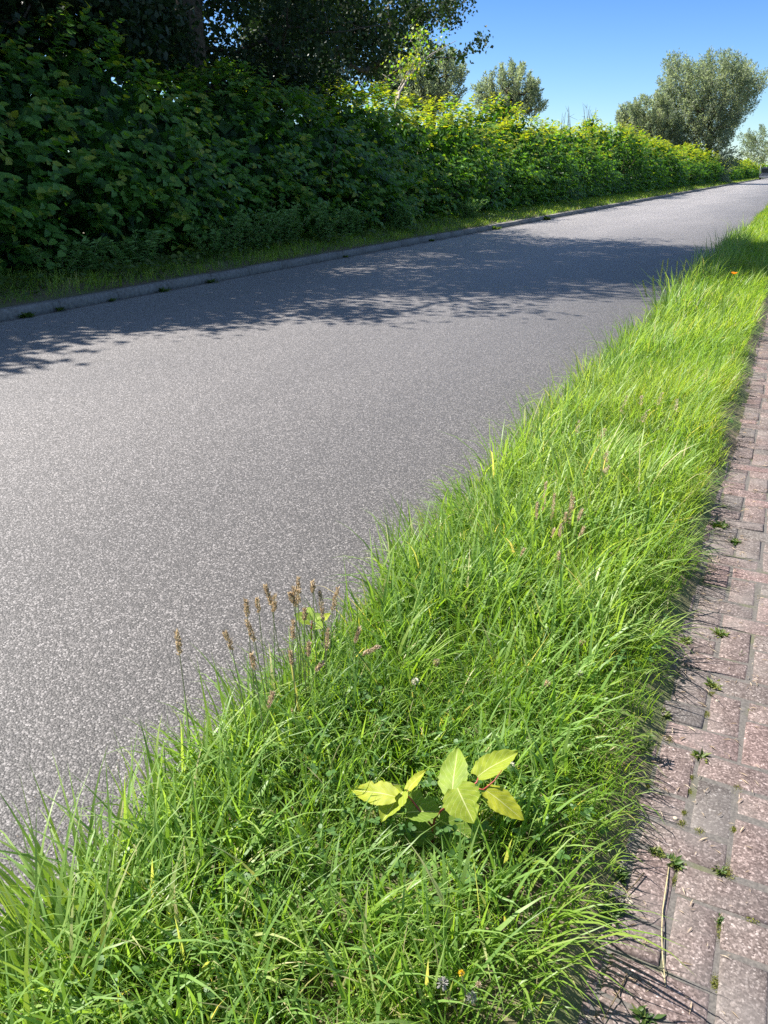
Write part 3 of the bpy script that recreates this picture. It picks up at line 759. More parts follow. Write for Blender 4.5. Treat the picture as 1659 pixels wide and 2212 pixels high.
def H1(y): return 4.05 - .25 * np.clip((y - 14) / 6, 0, 1) + .55 * (vnoise(np.stack([y * .13, y * 0, y * 0], -1), 21) - .5) * 2 + .35 * (vnoise(np.stack([y * .6, y * 0, y * 0], -1), 22) - .5) * 2
def H1b(y): return H1(y) * np.clip((121 - y) / 4, .25, 1) ** .5
make_hedge('tall dense green knotweed hedge running along the near left side of the road', 31, 2.0, 119, -9.75, H1b, 4.2,
           [(2, 18, 100, .19, T_KNOT), (18, 34, 80, .18, T_KNOT), (34, 60, 55, .19, T_KITE), (60, 119, 36, .24, T_KITE)], .17)
def H2(y): return (2.3 + .012 * (y - 128) + .5 * (vnoise(np.stack([y * .15, y * 0, y * 0], -1), 25) - .5) * 2) * np.clip((y - 124.5) / 3, .3, 1) * np.clip((232 - y) / 12, .3, 1)
make_hedge('lower bright hedge continuing beyond the large willow at the far left of the road', 37, 125, 230, -9.7, H2, 4, [(125, 230, 22, .34, T_KITE)], .3)

# grey leaved mugwort at the foot of the hedge
for k, (x_, y_, h_) in enumerate([(470, 500, 1.0), (540, 490, 1.1), (610, 480, 1.2), (690, 470, 1.1), (760, 462, .9), (860, 450, .9), (300, 530, .8), (1010, 430, .9), (180, 545, .7)]):
    p = at_x(x_, y_ + 25, -9.25); b0 = np.array([-9.25, p[1], .17])
    t = thing('mugwort', '%s grey green mugwort clump from the left at the foot of the shaded hedge' % ['third', 'fourth', 'fifth', 'sixth', 'seventh', 'eighth', 'second', 'rightmost', 'leftmost'][k], 'weed', b0, 'mugwort clumps at the hedge foot')
    A_ = Acc(); L_ = []
    ns = 16
    for _ in range(ns):
        d = np.array([rng.normal(.12, .28), rng.normal(0, .4), 1.0]); l = h_ * rng.uniform(.6, 1.1)
        c = np.array([[0, 0, 0], d * l * .36, d * l * np.array([.95, .9, .70])]) + np.array([rng.normal(0, .06), rng.normal(0, .25), 0])
        v, f = tube_arrays(c, [.005, .004, .002], 4); A_.add(v, f)
        m = 60; kk = rng.uniform(.12, 1, m)[:, None]
        q = np.where(kk < .5, c[0] + (c[1] - c[0]) * kk * 2, c[1] + (c[2] - c[1]) * (kk - .5) * 2)
        dd = rng.normal(0, 1, (m, 3)); dd[:, 2] = np.abs(dd[:, 2]) * .4
        L_.append(leaf_arrays(T_LONG, q, dd, rng.normal(0, .5, (m, 3)) + np.array([.3, 0, 1]), rng.uniform(.08, .14, m), rng.uniform(.03, .055, m), np.clip(rng.normal(.5, .25, m), 0, 1)))
    A_.build('stems', M['greenstem'], t); leaves_obj('leaves', L_, M['mugwort'], t)

# ------------------------------------------------------------------ grass
SEED_XY = at_z((800 + 790 / 2.765) * 1659 / 1920, (1800 + 780 / 2.765) * 1659 / 1920, .03)
def grass_zone(n, x0, x1, y0, y1, z, Lr, Wr, K, lean, tint_mu, hfun=None, broad=0., seed=0, tint_sd=.16):
    x = rng.uniform(x0, x1, n); y = rng.uniform(y0, y1, n)
    cl = n2(x, y, 5.0, 50 + seed); cl2 = n2(x, y, 1.6, 60 + seed)
    keep = rng.random(n) < np.clip(.12 + 1.3 * cl, 0, 1)
    x, y, cl, cl2 = x[keep], y[keep], cl[keep], cl2[keep]; n = len(x)
    dsd = np.hypot((x - SEED_XY[0]) / .17, (y - SEED_XY[1] + .10) / .20); near_seed = .38 + .62 * np.clip(dsd - .3, 0, 1)
    # ragged edges
    e0 = x0 + .10 * n2(y * 1.0, y * 0 + 3, 3.1, 71) + .04 * n2(y, y * 0, 11, 72); e1 = x1 + .045 - .17 * n2(y, y * 0 + 5, 2.3, 73) - .06 * n2(y, y * 0, 9, 74)
    k2 = (x > e0) & (x < e1); x, y, cl, cl2, near_seed = x[k2], y[k2], cl[k2], cl2[k2], near_seed[k2]; n = len(x)
    u = (x - x0) / (x1 - x0)
    L = rng.uniform(*Lr, n) * (.42 + 1.12 * cl2) * near_seed * (hfun(x, y) if hfun else 1)
    W = rng.uniform(*Wr, n)
    ax, ay = lean(u, x, y)
    clump_az = n2(x, y, 3.2, 80 + seed) * 4 * pi
    vx = ax + .55 * np.cos(clump_az) + rng.normal(0, .75, n); vy = ay + .55 * np.sin(clump_az) + rng.normal(0, .75, n)
    az = np.arctan2(vy, vx); mag = np.hypot(vx, vy)
    th0 = np.clip(rng.normal(.16, .12, n), 0, .6) + .12 * mag; th1 = th0 + np.clip(rng.normal(.95, .55, n), .05, 2.2) * np.clip(.5 + .5 * mag, .4, 1.6)
    tint = tint_mu + .5 * (cl2 - .5) + .35 * (n2(x, y, .9, 90) - .5) + rng.normal(0, tint_sd, n)
    dry = rng.random(n) < (.035 + .12 * np.clip(n2(x, y, 2.4, 95) - .62, 0, 1) * 4)
    tint = np.where(dry, rng.uniform(.86, 1, n), np.clip(tint, 0, .86))
    zz = z if np.isscalar(z) else z(x, y)
    base = np.stack([x, y, np.zeros(n) + zz], -1)
    return blade_arrays(base, az, th0, np.minimum(th1, 2.6), L, W, tint, K, rng.normal(0, .5, n))

def lean_right(u, x, y):
    return (-.55 * np.clip(.35 - u, 0, 1) / .35 + .75 * np.clip(u - .25, 0, 1)), -.18 + 0 * u
XL, XR = X_ROAD_R - .12, X_PATH + .05
zf = lambda x, y: .008 + right_bump(x, y) - .004
P_ = []
# near: fine dense blades, broad blades, short undergrowth
P_.append(grass_zone(17500, XL, XR, .3, 3.2, zf, (.10, .23), (.0024, .0048), 4, lean_right, .46, seed=1))
C_ = []
C_.append(grass_zone(8200, XL, XR - .12, .3, 3.2, zf, (.15, .36), (.006, .0135), 5, lean_right, .52, seed=2))
P_.append(grass_zone(15000, XL, XR + .05, .3, 3.2, zf, (.04, .11), (.002, .004), 3, lean_right, .38, seed=3))
C_.append(grass_zone(1500, XL - .02, XL + .45, .3, 3.4, zf, (.18, .34), (.006, .011), 5, lambda u, x, y: (-.35 + 0 * u, .1 + 0 * u), .52, seed=4))
P_.append(grass_zone(20000, XL, XR, 3.2, 8, zf, (.11, .26), (.003, .0055), 4, lean_right, .52, seed=1))
C_.append(grass_zone(8000, XL, XR - .1, 3.2, 8, zf, (.16, .36), (.006, .011), 4, lean_right, .55, seed=2))
P_.append(grass_zone(10000, XL, XR + .05, 3.2, 8, zf, (.05, .12), (.003, .006), 3, lean_right, .42, seed=3))
P_.append(grass_zone(26000, XL, XR, 8, 20, zf, (.13, .30), (.005, .009), 3, lean_right, .45, seed=1))
P_.append(grass_zone(22000, XL, XR, 20, 55, zf, (.12, .26), (.009, .016), 2, lean_right, .46, seed=1))
P_.append(grass_zone(14000, XL, XR, 55, 160, zf, (.12, .26), (.02, .035), 2, lean_right, .58, seed=1))
a = Acc()
for v, f, t in P_: a.add(v, f, t)
tall = lambda u, x, y: (-.3 + .5 * u, .15 + 0 * u)
C_.append(grass_zone(1300, XL - .02, XL + .35, 3.4, 9, zf, (.24, .46), (.006, .010), 4, tall, .5, seed=6))
C_.append(grass_zone(2400, XL - .04, XL + .55, 9, 22, zf, (.30, .56), (.008, .013), 3, tall, .42, seed=6))
C_.append(grass_zone(2500, XL, XR - .1, 8, 20, zf, (.2, .38), (.007, .011), 3, lean_right, .5, seed=7))
ca = Acc()
for v, f, t in C_: ca.add(v, f, t)
tag(ca.build('coarse_grass', M['coarse']), 'broad pale bladed coarse grass mixed through the verge and along the road edge', 'grass', kind='stuff')
tag(a.build('grass', M['grass']), 'lush bright green grass of the verge between the road and the brick path', 'grass', kind='stuff')
P_ = []
zl = lambda x, y: .115 + left_bump(x, y) - .004
none = lambda u, x, y: (.25 + 0 * u, 0 * u)
P_.append(grass_zone(30000, -10.4, X_KERB - .13, 3, 24, zl, (.07, .20), (.006, .011), 3, none, .46, seed=5))
P_.append(grass_zone(22000, -10.4, X_KERB - .13, 24, 60, zl, (.08, .2), (.011, .018), 2, none, .5, seed=5))
P_.append(grass_zone(14000, -10.4, X_KERB - .13, 60, 240, zl, (.1, .25), (.025, .045), 2, none, .5, seed=5))
a = Acc()
for v, f, t in P_: a.add(v, f, t)
tag(a.build('grass', M['grass']), 'short shaded grass strip between the grey kerb and the hedge', 'grass', kind='stuff')

# clover and small broad leaves low in the sward
n = 3000
x = rng.uniform(XL + .05, XR, n); y = .4 + 5.6 * rng.random(n) ** 1.3
k = n2(x, y, 3.3, 41) > .56; x, y = x[k], y[k]; n = len(x)
b3 = np.repeat(np.stack([x, y, zf(x, y) + rng.uniform(.02, .11, n)], -1), 3, 0)
az = np.repeat(rng.uniform(0, 2 * pi, n), 3) + np.tile([0, 2.1, 4.2], n)
d = np.stack([np.cos(az), np.sin(az), rng.normal(.05, .25, 3 * n)], -1); nr = rng.normal(0, .25, (3 * n, 3)) + np.array([0, 0, 1])
Ls = np.repeat(rng.uniform(.009, .019, n), 3)
tag(leaves_obj('clover', [leaf_arrays(T_ROUND, b3, d, nr, Ls, Ls * .85, np.clip(rng.normal(.5, .25, 3 * n), 0, 1))], M['clover']), 'low clover leaves carpeting the ground between the grass blades', 'clover', kind='stuff')

# loose grit, soil crumbs and bits of straw washed against the verge
n = 5200
y = .2 + 11 * rng.random(n) ** 1.7; x = XL + .06 - np.abs(rng.normal(0, .085, n)) * (1 + 1.2 * n2(y, y * 0, 1.8, 44))
r = rng.uniform(.0007, .0020, n); az = rng.uniform(0, 2 * pi, n)
d = np.stack([np.cos(az), np.sin(az), rng.uniform(-.1, .25, n)], -1)
tag(leaves_obj('grit', [leaf_arrays(T_ROUND, np.stack([x, y, .003 + 0 * x], -1), d, rng.normal(0, .4, (n, 3)) + np.array([0, 0, 1]), r * 2.2, r * 1.6, np.clip(rng.normal(.15, .3, n), 0, 1))], M['seed']), 'loose grit and straw bits along the asphalt edge', 'grit', kind='stuff')
n = 900
y = .6 + 9 * rng.random(n) ** 1.5; x = rng.uniform(X_PATH - .02, .25, n) - .05; az = rng.uniform(0, 2 * pi, n)
d = np.stack([np.cos(az), np.sin(az), rng.uniform(-.02, .1, n)], -1); l = rng.uniform(.008, .035, n)
tag(leaves_obj('litter', [leaf_arrays(T_LONG, np.stack([x, y, .027 + 0 * x], -1), d, rng.normal(0, .3, (n, 3)) + np.array([0, 0, 1]), l, l * .08 + .001, np.clip(rng.normal(.5, .3, n), 0, 1))], M['seed']), 'dry grass bits scattered over the bricks beside the verge', 'litter', kind='stuff')

# ------------------------------------------------------------------ small plants
def seed_head(label, px_top, px_bot, z_mid, group, loose=False, tint=.5, green=False, hw=.0044):
    mid = ((px_top[0] + px_bot[0]) / 2, (px_top[1] + px_bot[1]) / 2)
    c = at_z(*mid, z_mid)
    r = math.hypot(c[0], c[1]); dep = r / math.hypot(*ray(*mid)[:2])
    ln = max(.03, math.hypot(px_top[0] - px_bot[0], px_top[1] - px_bot[1]) * dep / 1661 * 1.15)
    dxp = (px_top[0] - px_bot[0]) / max(8, math.hypot(px_top[0] - px_bot[0], px_top[1] - px_bot[1]))
    ax = unit(_rt * dxp + np.array([0, 0, 1.]) * math.sqrt(max(.05, 1 - dxp * dxp)) + rng.normal(0, .06, 3))
    foot = c - np.array([ax[0] * .3, ax[1] * .3, 0]) * z_mid; foot[0] = min(max(foot[0], XL + .02), XR)
    foot[2] = .01
    t = thing('seed_head', label, 'grass head', foot, group)
    b0 = c - ax * ln / 2; tp = c + ax * ln / 2
    v, f = tube_arrays(np.array([[0, 0, 0], (b0 - foot) * .55 + np.array([ax[0] * -.02, 0, .01]), b0 - foot, tp - foot]), [.0016, .0014, .0012, .0006], 5)
    a_ = Acc(); a_.add(v, f, .6); a_.build('stem', M['greenstem'], t)
    n = int(60 + ln * 900) if not loose else 70
    k = rng.random(n)
    prof = np.sin(np.clip(k * .86 + .12, 0, 1) * pi) ** .6 if not loose else (1 - k * .75) * (.6 + .8 * (np.sin(k * 26) > 0))
    az = rng.uniform(0, 2 * pi, n)
    s1 = unit(np.cross(ax, [0, 1., .2])); s2 = np.cross(ax, s1)
    rad = s1[None] * np.cos(az)[:, None] + s2[None] * np.sin(az)[:, None]
    p = b0 - foot + ax[None] * (k * ln)[:, None] + rad * (prof * hw * (1 if not loose else 2.2) * rng.uniform(.3, .9, n))[:, None]
    d = ax[None] * 1.1 + rad * .7 + rng.normal(0, .2, (n, 3))
    L_ = rng.uniform(.008, .014, n)
    leaves_obj('head', [leaf_arrays(T_KITE, p, d, rad + rng.normal(0, .4, (n, 3)), L_, L_ * .42, np.clip(rng.normal(tint, .25, n), 0, 1))], M['weed' if green else 'seed'], t)
    return t
S_ = 1659 / 1920
def crop(ox, oy, sc): return lambda x, y: ((ox + x / sc) * S_, (oy + y / sc) * S_)
ORD = ['first', 'second', 'third', 'fourth', 'fifth', 'sixth', 'seventh', 'eighth', 'ninth', 'tenth', 'eleventh', 'twelfth', 'thirteenth', 'fourteenth', 'fifteenth', 'sixteenth', 'seventeenth', 'eighteenth', 'nineteenth', 'twentieth', 'twenty first', 'twenty second', 'twenty third', 'twenty fourth']
K7 = crop(500, 1350, 2.765)
H7 = [(-158, 640, -140, 800), (190, 640, 205, 765), (320, 420, 325, 530), (328, 560, 375, 710), (395, 410, 405, 500), (460, 320, 485, 450), (515, 380, 512, 505), (625, 370, 640, 440), (655, 330, 655, 470), (678, 270, 680, 440), (780, 290, 782, 370), (835, 360, 845, 560), (945, 335, 920, 490), (725, 480, 720, 560), (640, 560, 645, 690), (890, 620, 868, 770), (750, 710, 752, 820), (365, 790, 370, 900), (500, 1050, 470, 1180), (1095, 610, 1075, 720), (1220, 735, 1130, 800), (845, 850, 800, 910), (630, 770, 635, 870)]
H7.sort(key=lambda h: h[0])
for i, h in enumerate(H7):
    tp, bt = K7(h[0], h[1]), K7(h[2], h[3])
    mid = ((tp[0] + bt[0]) / 2, (tp[1] + bt[1]) / 2)
    z = .42
    for z in np.arange(.46, .10, -.02):
        if at_z(*mid, z)[0] > X_ROAD_R + .02: break
    zs = [zz for zz in np.arange(.12, .47, .02) if X_ROAD_R - .02 < at_z(*mid, zz)[0] < X_PATH]
    z = zs[min(len(zs) - 1, 7)] if zs else .44
    seed_head('brown foxtail grass head at the road edge of the verge, %s from the left' % ORD[i], tp, bt, z, 'brown grass heads at the road edge')
K2 = crop(1100, 1150, 2.023)
H2_ = sorted([(525, 120, 531, 270), (488, 220, 490, 300), (573, 180, 570, 300), (660, 170, 660, 320), (674, 195, 670, 260), (635, 270, 632, 320), (714, 255, 700, 312), (606, 330, 611, 390), (574, 350, 570, 400), (720, 340, 710, 400), (422, 452, 405, 492), (600, 470, 603, 510)], key=lambda h: h[0])
for i, h in enumerate(H2_):
    seed_head('pale straw coloured grass head, %s from the left of the mid verge cluster' % ORD[i], K2(h[0], h[1]), K2(h[2], h[3]), .27, 'pale grass heads in the middle of the verge', tint=.85)
K3 = crop(1400, 640, 3.19)
H3_ = sorted([(520, 1125, 495, 1250), (642, 1120, 645, 1200), (805, 1100, 785, 1185), (145, 1320, 130, 1412), (345, 1380, 332, 1455), (362, 1570, 366, 1650), (380, 1685, 345, 1735), (690, 1230, 660, 1330), (925, 1150, 920, 1240)], key=lambda h: h[0])
for i, h in enumerate(H3_):
    seed_head('loose pinkish grass panicle in the far part of the verge, %s from the left' % ORD[i], K3(h[0], h[1]), K3(h[2], h[3]), .30, 'loose panicles in the far verge', True, .75, hw=.008)
H4_ = sorted([(805, 55, 806, 240), (842, 45, 846, 260), (735, 170, 752, 300), (935, 55, 925, 190), (985, 45, 972, 230), (650, 212, 705, 320), (960, 130, 950, 220)], key=lambda h: h[0])
for i, h in enumerate(H4_):
    seed_head('tall thin green ryegrass spike standing against the shaded road, %s from the left' % ORD[i], K3(h[0], h[1]), K3(h[2], h[3]), .42, 'green ryegrass spikes against the shaded road', False, .7, True, .010)

# hand-shaped leaf with folds and an uneven rim
def big_leaf(root, base, tip, width, nrm, fold=.18, curl=.12, tint=.5, name='leaf', ragged=.07, bites=()):
    base, tip = np.array(base), np.array(tip); L = np.linalg.norm(tip - base); d = (tip - base) / L
    nrm = unit(np.array(nrm, float)); side = unit(np.cross(nrm, d)); nrm = np.cross(d, side)
    nu, nv = 22, 9
    u = np.linspace(0, 1, nu)
    out = np.where(u < .36, np.sin(np.clip((u + .05) / .41, 0, 1) * pi / 2) ** .55, np.cos(np.clip((u - .36) / .64, 0, 1) * pi / 2) ** .8 * (1 - .12 * u))
    out = out * (1 + ragged * (rng.random(nu) - .5) * 2)
    V, U_, W_ = [], [], []
    for i in range(nu):
        for j in range(nv):
            w = (j / (nv - 1) - .5) * 2
            o_ = out[i]
            for (bu, bs, bd) in bites:
                if bs * w > 0: o_ *= 1 - bd * math.exp(-((u[i] - bu) / .07) ** 2)
            back = -.07 * abs(w) ** 2 * max(0, 1 - u[i] * 4)
            p = base + d * L * (u[i] + back) + side * w * o_ * width / 2
            p = p + nrm * (abs(w) * o_ * width * fold - curl * L * u[i] ** 2 + .012 * L * math.sin(u[i] * 31 - abs(w) * 5) * abs(w) + .02 * L * math.sin(w * 3 + u[i] * 6))
            V.append(p); U_.append(u[i]); W_.append(w)
    f = np.array([[i * nv + j, i * nv + j + 1, (i + 1) * nv + j + 1, (i + 1) * nv + j] for i in range(nu - 1) for j in range(nv - 1)])
    return mesh_np(name, np.array(V) - root, [f], M['lime'], {'tint': np.full(len(V), tint) + rng.normal(0, .02, len(V)), 'leaf_u': U_, 'leaf_v': W_}, True, RT)

K5 = crop(800, 1800, 2.765)
def p5(x, y, z): return at_z(*K5(x, y), z)
root = at_z(*K5(770, 930), .02); root[2] = .01
RT = thing('knotweed_seedling', 'young yellow green knotweed plant with red stems, alone in the near grass', 'plant', root)
cn = unit(np.array([-.35, -.25, 1.]))
def stem(pts_, r0, r1, name='stem'):
    v, f = tube_arrays(np.array(pts_) - root, np.linspace(r0, r1, len(pts_)), 8)
    return mesh_np(name, v, f, M['redstem'], None, True, RT)
stem([root, p5(775, 800, .08), p5(790, 690, .14), p5(835, 630, .17), p5(900, 575, .20), p5(1000, 500, .225), p5(1085, 430, .245), p5(1100, 380, .255)], .0034, .0018)
stem([p5(1050, 462, .236), p5(1110, 478, .24), p5(1180, 490, .24)], .0020, .0013, 'petiole')
stem([p5(1130, 482, .24), p5(1165, 455, .25), p5(1205, 420, .265), p5(1258, 345, .28)], .0022, .0009, 'young_shoot')
stem([p5(780, 740, .11), p5(700, 640, .15), p5(640, 560, .175), p5(600, 515, .19), p5(612, 478, .20)], .0026, .0014)
stem([p5(785, 790, .085), p5(740, 795, .09), p5(695, 800, .095)], .0026, .0022, 'petiole')
stem([p5(905, 572, .20), p5(880, 560, .205), p5(905, 500, .21)], .0018, .0013, 'petiole')
big_leaf(root, p5(1088, 392, .255), p5(1368, 203, .275), .072, (-.25, -.35, 1), .16, .05, .62)
big_leaf(root, p5(915, 500, .215), p5(950, 190, .25), .082, (-.3, -.7, 1), .10, -.02, .5)
big_leaf(root, p5(950, 470, .235), p5(1062, 712, .20), .098, (-.2, -.6, 1), .20, .06, .58, bites=((.62, 1, .3), (.75, -1, .15)))
big_leaf(root, p5(1150, 488, .24), p5(1415, 685, .205), .060, (-.1, -.45, 1), .14, .10, .80)
big_leaf(root, p5(608, 484, .20), p5(728, 338, .225), .034, (-.4, -.4, 1), .16, .06, .78)
big_leaf(root, p5(520, 530, .19), p5(200, 455, .17), .066, (-.2, -.4, 1), .08, .14, .74, bites=((.5, -1, .25), (.75, -1, .2)))
big_leaf(root, p5(575, 495, .185), p5(415, 695, .15), .078, (-.3, -.55, 1), .26, .10, .62, bites=((.8, 1, .2),))
big_leaf(root, p5(600, 640, .155), p5(840, 622, .15), .092, (-.1, -.3, 1), .30, .06, .25, bites=((.55, 1, .35),))
big_leaf(root, p5(820, 690, .12), p5(1110, 850, .10), .105, (-.1, -.4, 1), .12, .10, .22, bites=((.25, -1, .3), (.85, 1, .2)))
big_leaf(root, p5(780, 770, .10), p5(505, 780, .08), .085, (-.1, -.35, 1), .15, .10, .15)
big_leaf(root, p5(790, 880, .055), p5(640, 985, .04), .065, (-.1, -.35, 1), .12, .10, .2)
big_leaf(root, p5(800, 890, .05), p5(870, 960, .04), .05, (-.1, -.35, 1), .12, .10, .2)

root = at_z(*K7(770, 680), .05); root[2] = .01
RT = thing('knotweed_seedling', 'small yellow knotweed plant among brown grass heads at the road edge', 'plant', root)
z0 = .15
stem([root, at_z(*K7(770, 620), .12), at_z(*K7(775, 560), .18)], .003, .0018)
for (x1, y1, x2, y2, w_, tn) in [(760, 560, 650, 510, .05, .45), (765, 545, 735, 460, .05, .4), (790, 560, 845, 510, .055, .35), (840, 560, 900, 500, .035, .7), (770, 590, 725, 575, .04, .6), (800, 590, 845, 605, .04, .4)]:
    big_leaf(root, at_z(*K7(x1, y1), z0), at_z(*K7(x2, y2), z0 + .02), w_, (-.2, -.5, 1), .15, .1, tn)

# arching broad tussocks hanging over the path and road
def tussock(label, px, n, L, lean_az, group, tint=.55, W=.009):
    p = at_z(*px, .01); p[2] = .012
    t_ = thing('grass_tussock', label, 'grass tuft', p, group)
    az = lean_az + rng.normal(0, .8, n)
    base = np.stack([rng.normal(0, .03, n), rng.normal(0, .03, n), np.zeros(n)], -1)
    v, f, tt = blade_arrays(base, az, np.clip(rng.normal(.3, .15, n), .05, .8), np.clip(rng.normal(1.7, .4, n), .6, 2.5), L * rng.uniform(.6, 1.15, n), W * rng.uniform(.6, 1.1, n), np.clip(rng.normal(tint, .13, n), 0, .86), 5, rng.normal(0, .3, n))
    a_ = Acc(); a_.add(v, f, tt); a_.build('blades', M['grass'], t_)
for i, (px, n, L, az, lab) in enumerate([((1180, 2010), 22, .32, -.1, 'broad arching grass tuft hanging over the brick path at the bottom'), ((1110, 2120), 20, .30, -.3, 'broad grass tuft nearest the bottom edge beside the brick path'),
        ((870, 1490), 46, .34, .2, 'large arching tuft in mid verge right of the brown grass heads'), ((930, 1350), 40, .34, .1, 'arching tuft behind the brown grass heads'), ((250, 2130), 30, .34, 1.2, 'coarse broad tuft in the bottom left corner'),
        ((560, 2100), 26, .30, .6, 'coarse broad tuft at the bottom left of the yellow knotweed'), ((430, 1700), 26, .30, 2.6, 'coarse tuft leaning out over the asphalt edge at lower left'), ((1370, 1420), 40, .30, .1, 'long tuft sweeping over the middle of the brick path edge'), ((1440, 1240), 40, .28, .1, 'tuft sweeping over the upper part of the brick path edge'), ((780, 2050), 24, .30, .2, 'tall broad bladed tuft directly below the yellow knotweed')]):
    tussock(lab, px, n, L, az, 'arching grass tufts in the verge')

# clover flowers
def flower_ball(label, px, z, col, r, group, name='clover_flower'):
    c = at_z(*px, z); ft = np.array([c[0] - .01, c[1] + .005, .012])
    t_ = thing(name, label, 'flower', ft, group)
    v, f = tube_arrays(np.array([[0, 0, 0], (c - ft) * .5 + np.array([.004, 0, 0]), c - ft]), [.0011, .001, .0009], 5)
    a_ = Acc(); a_.add(v, f, .4); a_.build('stem', M['greenstem'], t_)
    n = 90; d = unit(rng.normal(0, 1, (n, 3)) + np.array([0, 0, .25]))
    leaves_obj('head', [leaf_arrays(T_KITE, c - ft + d * r * .35, d, rng.normal(0, 1, (n, 3)), r * .75, r * .3, np.clip(.5 + d[:, 2] * .5 + rng.normal(0, .1, n), 0, 1))], M[col], t_)
KB = crop(700, 2100, 2.074)
fl = [(K5(1315, 318), .15, 'petal', 'white clover flower just right of the yellow knotweed leaves'), (K7(1490, 980), .14, 'petal', 'white clover flower in the dark hollow right of the brown grass heads'),
      (K7(1260, 1250), .12, 'petal', 'white clover flower low in the verge below the dark hollow'), (K7(630, 1185), .13, 'seed', 'faded clover flower near the road edge'), (K7(1635, 845), .15, 'seed', 'faded brown clover head right of the large arching tuft'),
      (K2(360, 480), .14, 'petal', 'white clover flower left of the pale grass heads'), (K2(705, 1080), .13, 'petal', 'white clover flower in the lower middle verge near the path'), (K2(540, 1130), .13, 'seed', 'large faded clover head in the lower middle verge'), (K2(720, 925), .13, 'seed', 'brown clover head in the sward left of the path bend')]
for px, z, col, lab in fl: flower_ball(lab, px, z, col, .013, 'clover flowers in the verge')

# orange poppy in the shaded verge
c = at_z(1585, 592, .34); ft = np.array([c[0], c[1] + .02, .012])
t = thing('poppy', 'single orange poppy in the shaded far grass', 'flower', ft)
v, f = tube_arrays(np.array([[0, 0, 0], [.01, 0, .17], c - ft]), [.002, .0018, .0015], 5)
a = Acc(); a.add(v, f, .4); a.build('stem', M['greenstem'], t)
for k in range(4):
    az = k * pi / 2 + .4
    d = np.array([[cos(az), sin(az), .55]])
    leaves_obj('petal', [leaf_arrays(T_ROUND, np.array([c - ft]), d, np.array([[-cos(az) * .6, -sin(az) * .6, 1.]]), .05, .06, .3 + .15 * k)], M['orange'], t)

# gone-over sow thistle at the bottom
ft = at_z(*KB(905, 1010), .02); ft[2] = .012
t = thing('sow_thistle', 'gone over sow thistle with fluffy grey seed heads at the bottom edge', 'weed', ft)
main = [ft, at_z(*KB(930, 920), .10), at_z(*KB(962, 820), .17)]
v, f = tube_arrays(np.array(main) - ft, [.0025, .0022, .0018], 6); a = Acc(); a.add(v, f, .7)
heads = [(842, 745, .2, 'fluff'), (940, 690, .24, 'yellow'), (992, 818, .18, 'fluff'), (1030, 750, .21, 'seed'), (868, 828, .16, 'seed'), (958, 738, .215, 'weed')]
for hx, hy, hz, _m in heads:
    h_ = at_z(*KB(hx, hy), hz); s_ = main[2] if hx > 900 else main[1]
    v, f = tube_arrays(np.array([s_, (s_ + h_) / 2 + np.array([0, 0, .008]), h_]) - ft, [.0014, .0012, .0012], 5); a.add(v, f, .6)
a.build('stem', M['greenstem'], t)
for hx, hy, hz, m_ in heads:
    h_ = at_z(*KB(hx, hy), hz); n = 70; r = .011 if m_ == 'fluff' else .006
    d = unit(rng.normal(0, 1, (n, 3)) + np.array([0, 0, .5]))
    o_ = leaves_obj('seed_ball' if m_ == 'fluff' else 'bud', [leaf_arrays(T_KITE, h_ - ft + d * r * .3, d, rng.normal(0, 1, (n, 3)), r * .9, r * .28, np.clip(rng.normal(.6, .25, n), 0, 1))], M[m_], t)

# dead brown leaf, white scrap, dry straw on the path
c = at_z(*KB(515, 720), .06); c[2] = .05
t = thing('dead_leaf', 'crumpled russet dead leaf caught in the grass at the bottom', 'leaf', c)
pp = []
for k in range(6):
    az = k * 1.05
    pp.append(leaf_arrays(T_KNOT, np.array([[.006 * cos(az), .006 * sin(az), .004 * k]]), np.array([[cos(az), sin(az), .5]]), np.array([[-cos(az), -sin(az), .9]]), .034, .026, .25 + .12 * k))
leaves_obj('blade', pp, M['deadleaf'], t)
K8 = crop(0, 1900, 2.074)
c = at_z(*K8(1175, 620), .05); c[2] = .04
t = thing('feather', 'small white feather lying in the lower left grass', 'feather', c)
leaves_obj('vane', [leaf_arrays(T_LONG, np.array([[0, 0, 0], [.002, .003, .002]]), np.array([[-.1, .6, .7], [-.05, .6, .72]]), np.array([[.2, -1, 1.], [.5, -1, 1.]]), .06, .018, .9)], M['petal'], t)
v, f = tube_arrays(np.array([[0, 0, 0], [-.005, .03, .036]]), [.0008, .0005], 4); mesh_np('quill', v, f, M['petal'], None, False, t)
K6 = crop(1300, 1700, 2.573)
ln = [at_z(*K6(x_, y_), .026 + .003 * (i % 2)) for i, (x_, y_) in enumerate([(958, 1205), (940, 1330), (918, 1480), (912, 1620), (916, 1760), (928, 1880), (937, 1975)])]
v, f = tube_arrays(np.array(ln) - ln[0] * np.array([1, 1, 0]), [.0015, .0015, .0014, .0014, .0013, .0011, .0008], 6)
tag(mesh_np('straw', v, f, M['straw'], None, True, None, ln[0] * np.array([1, 1, 0])), 'long dry straw stalk lying across the paving bricks', 'straw')
for (pts6, lab) in [([(800, 1240), (740, 1310), (670, 1380), (600, 1430)], 'brown twig lying at the grass edge left of the straw'), ([(690, 1890), (640, 2000), (590, 2090), (530, 2190)], 'thin brown twig on the bricks near the bottom edge'), ([(695, 560), (672, 700), (650, 870)], 'thin upright brown stalk at the path edge')]:
    ln = [at_z(*K6(x_, y_), .03) for x_, y_ in pts6]
    o = ln[0] * np.array([1, 1, 0])
    v, f = tube_arrays(np.array(ln) - o, np.linspace(.0018, .0010, len(ln)), 5)
    tag(mesh_np('twig', v, f, M['knotstem'], None, True, None, o), lab, 'twig', 'twigs along the path edge')

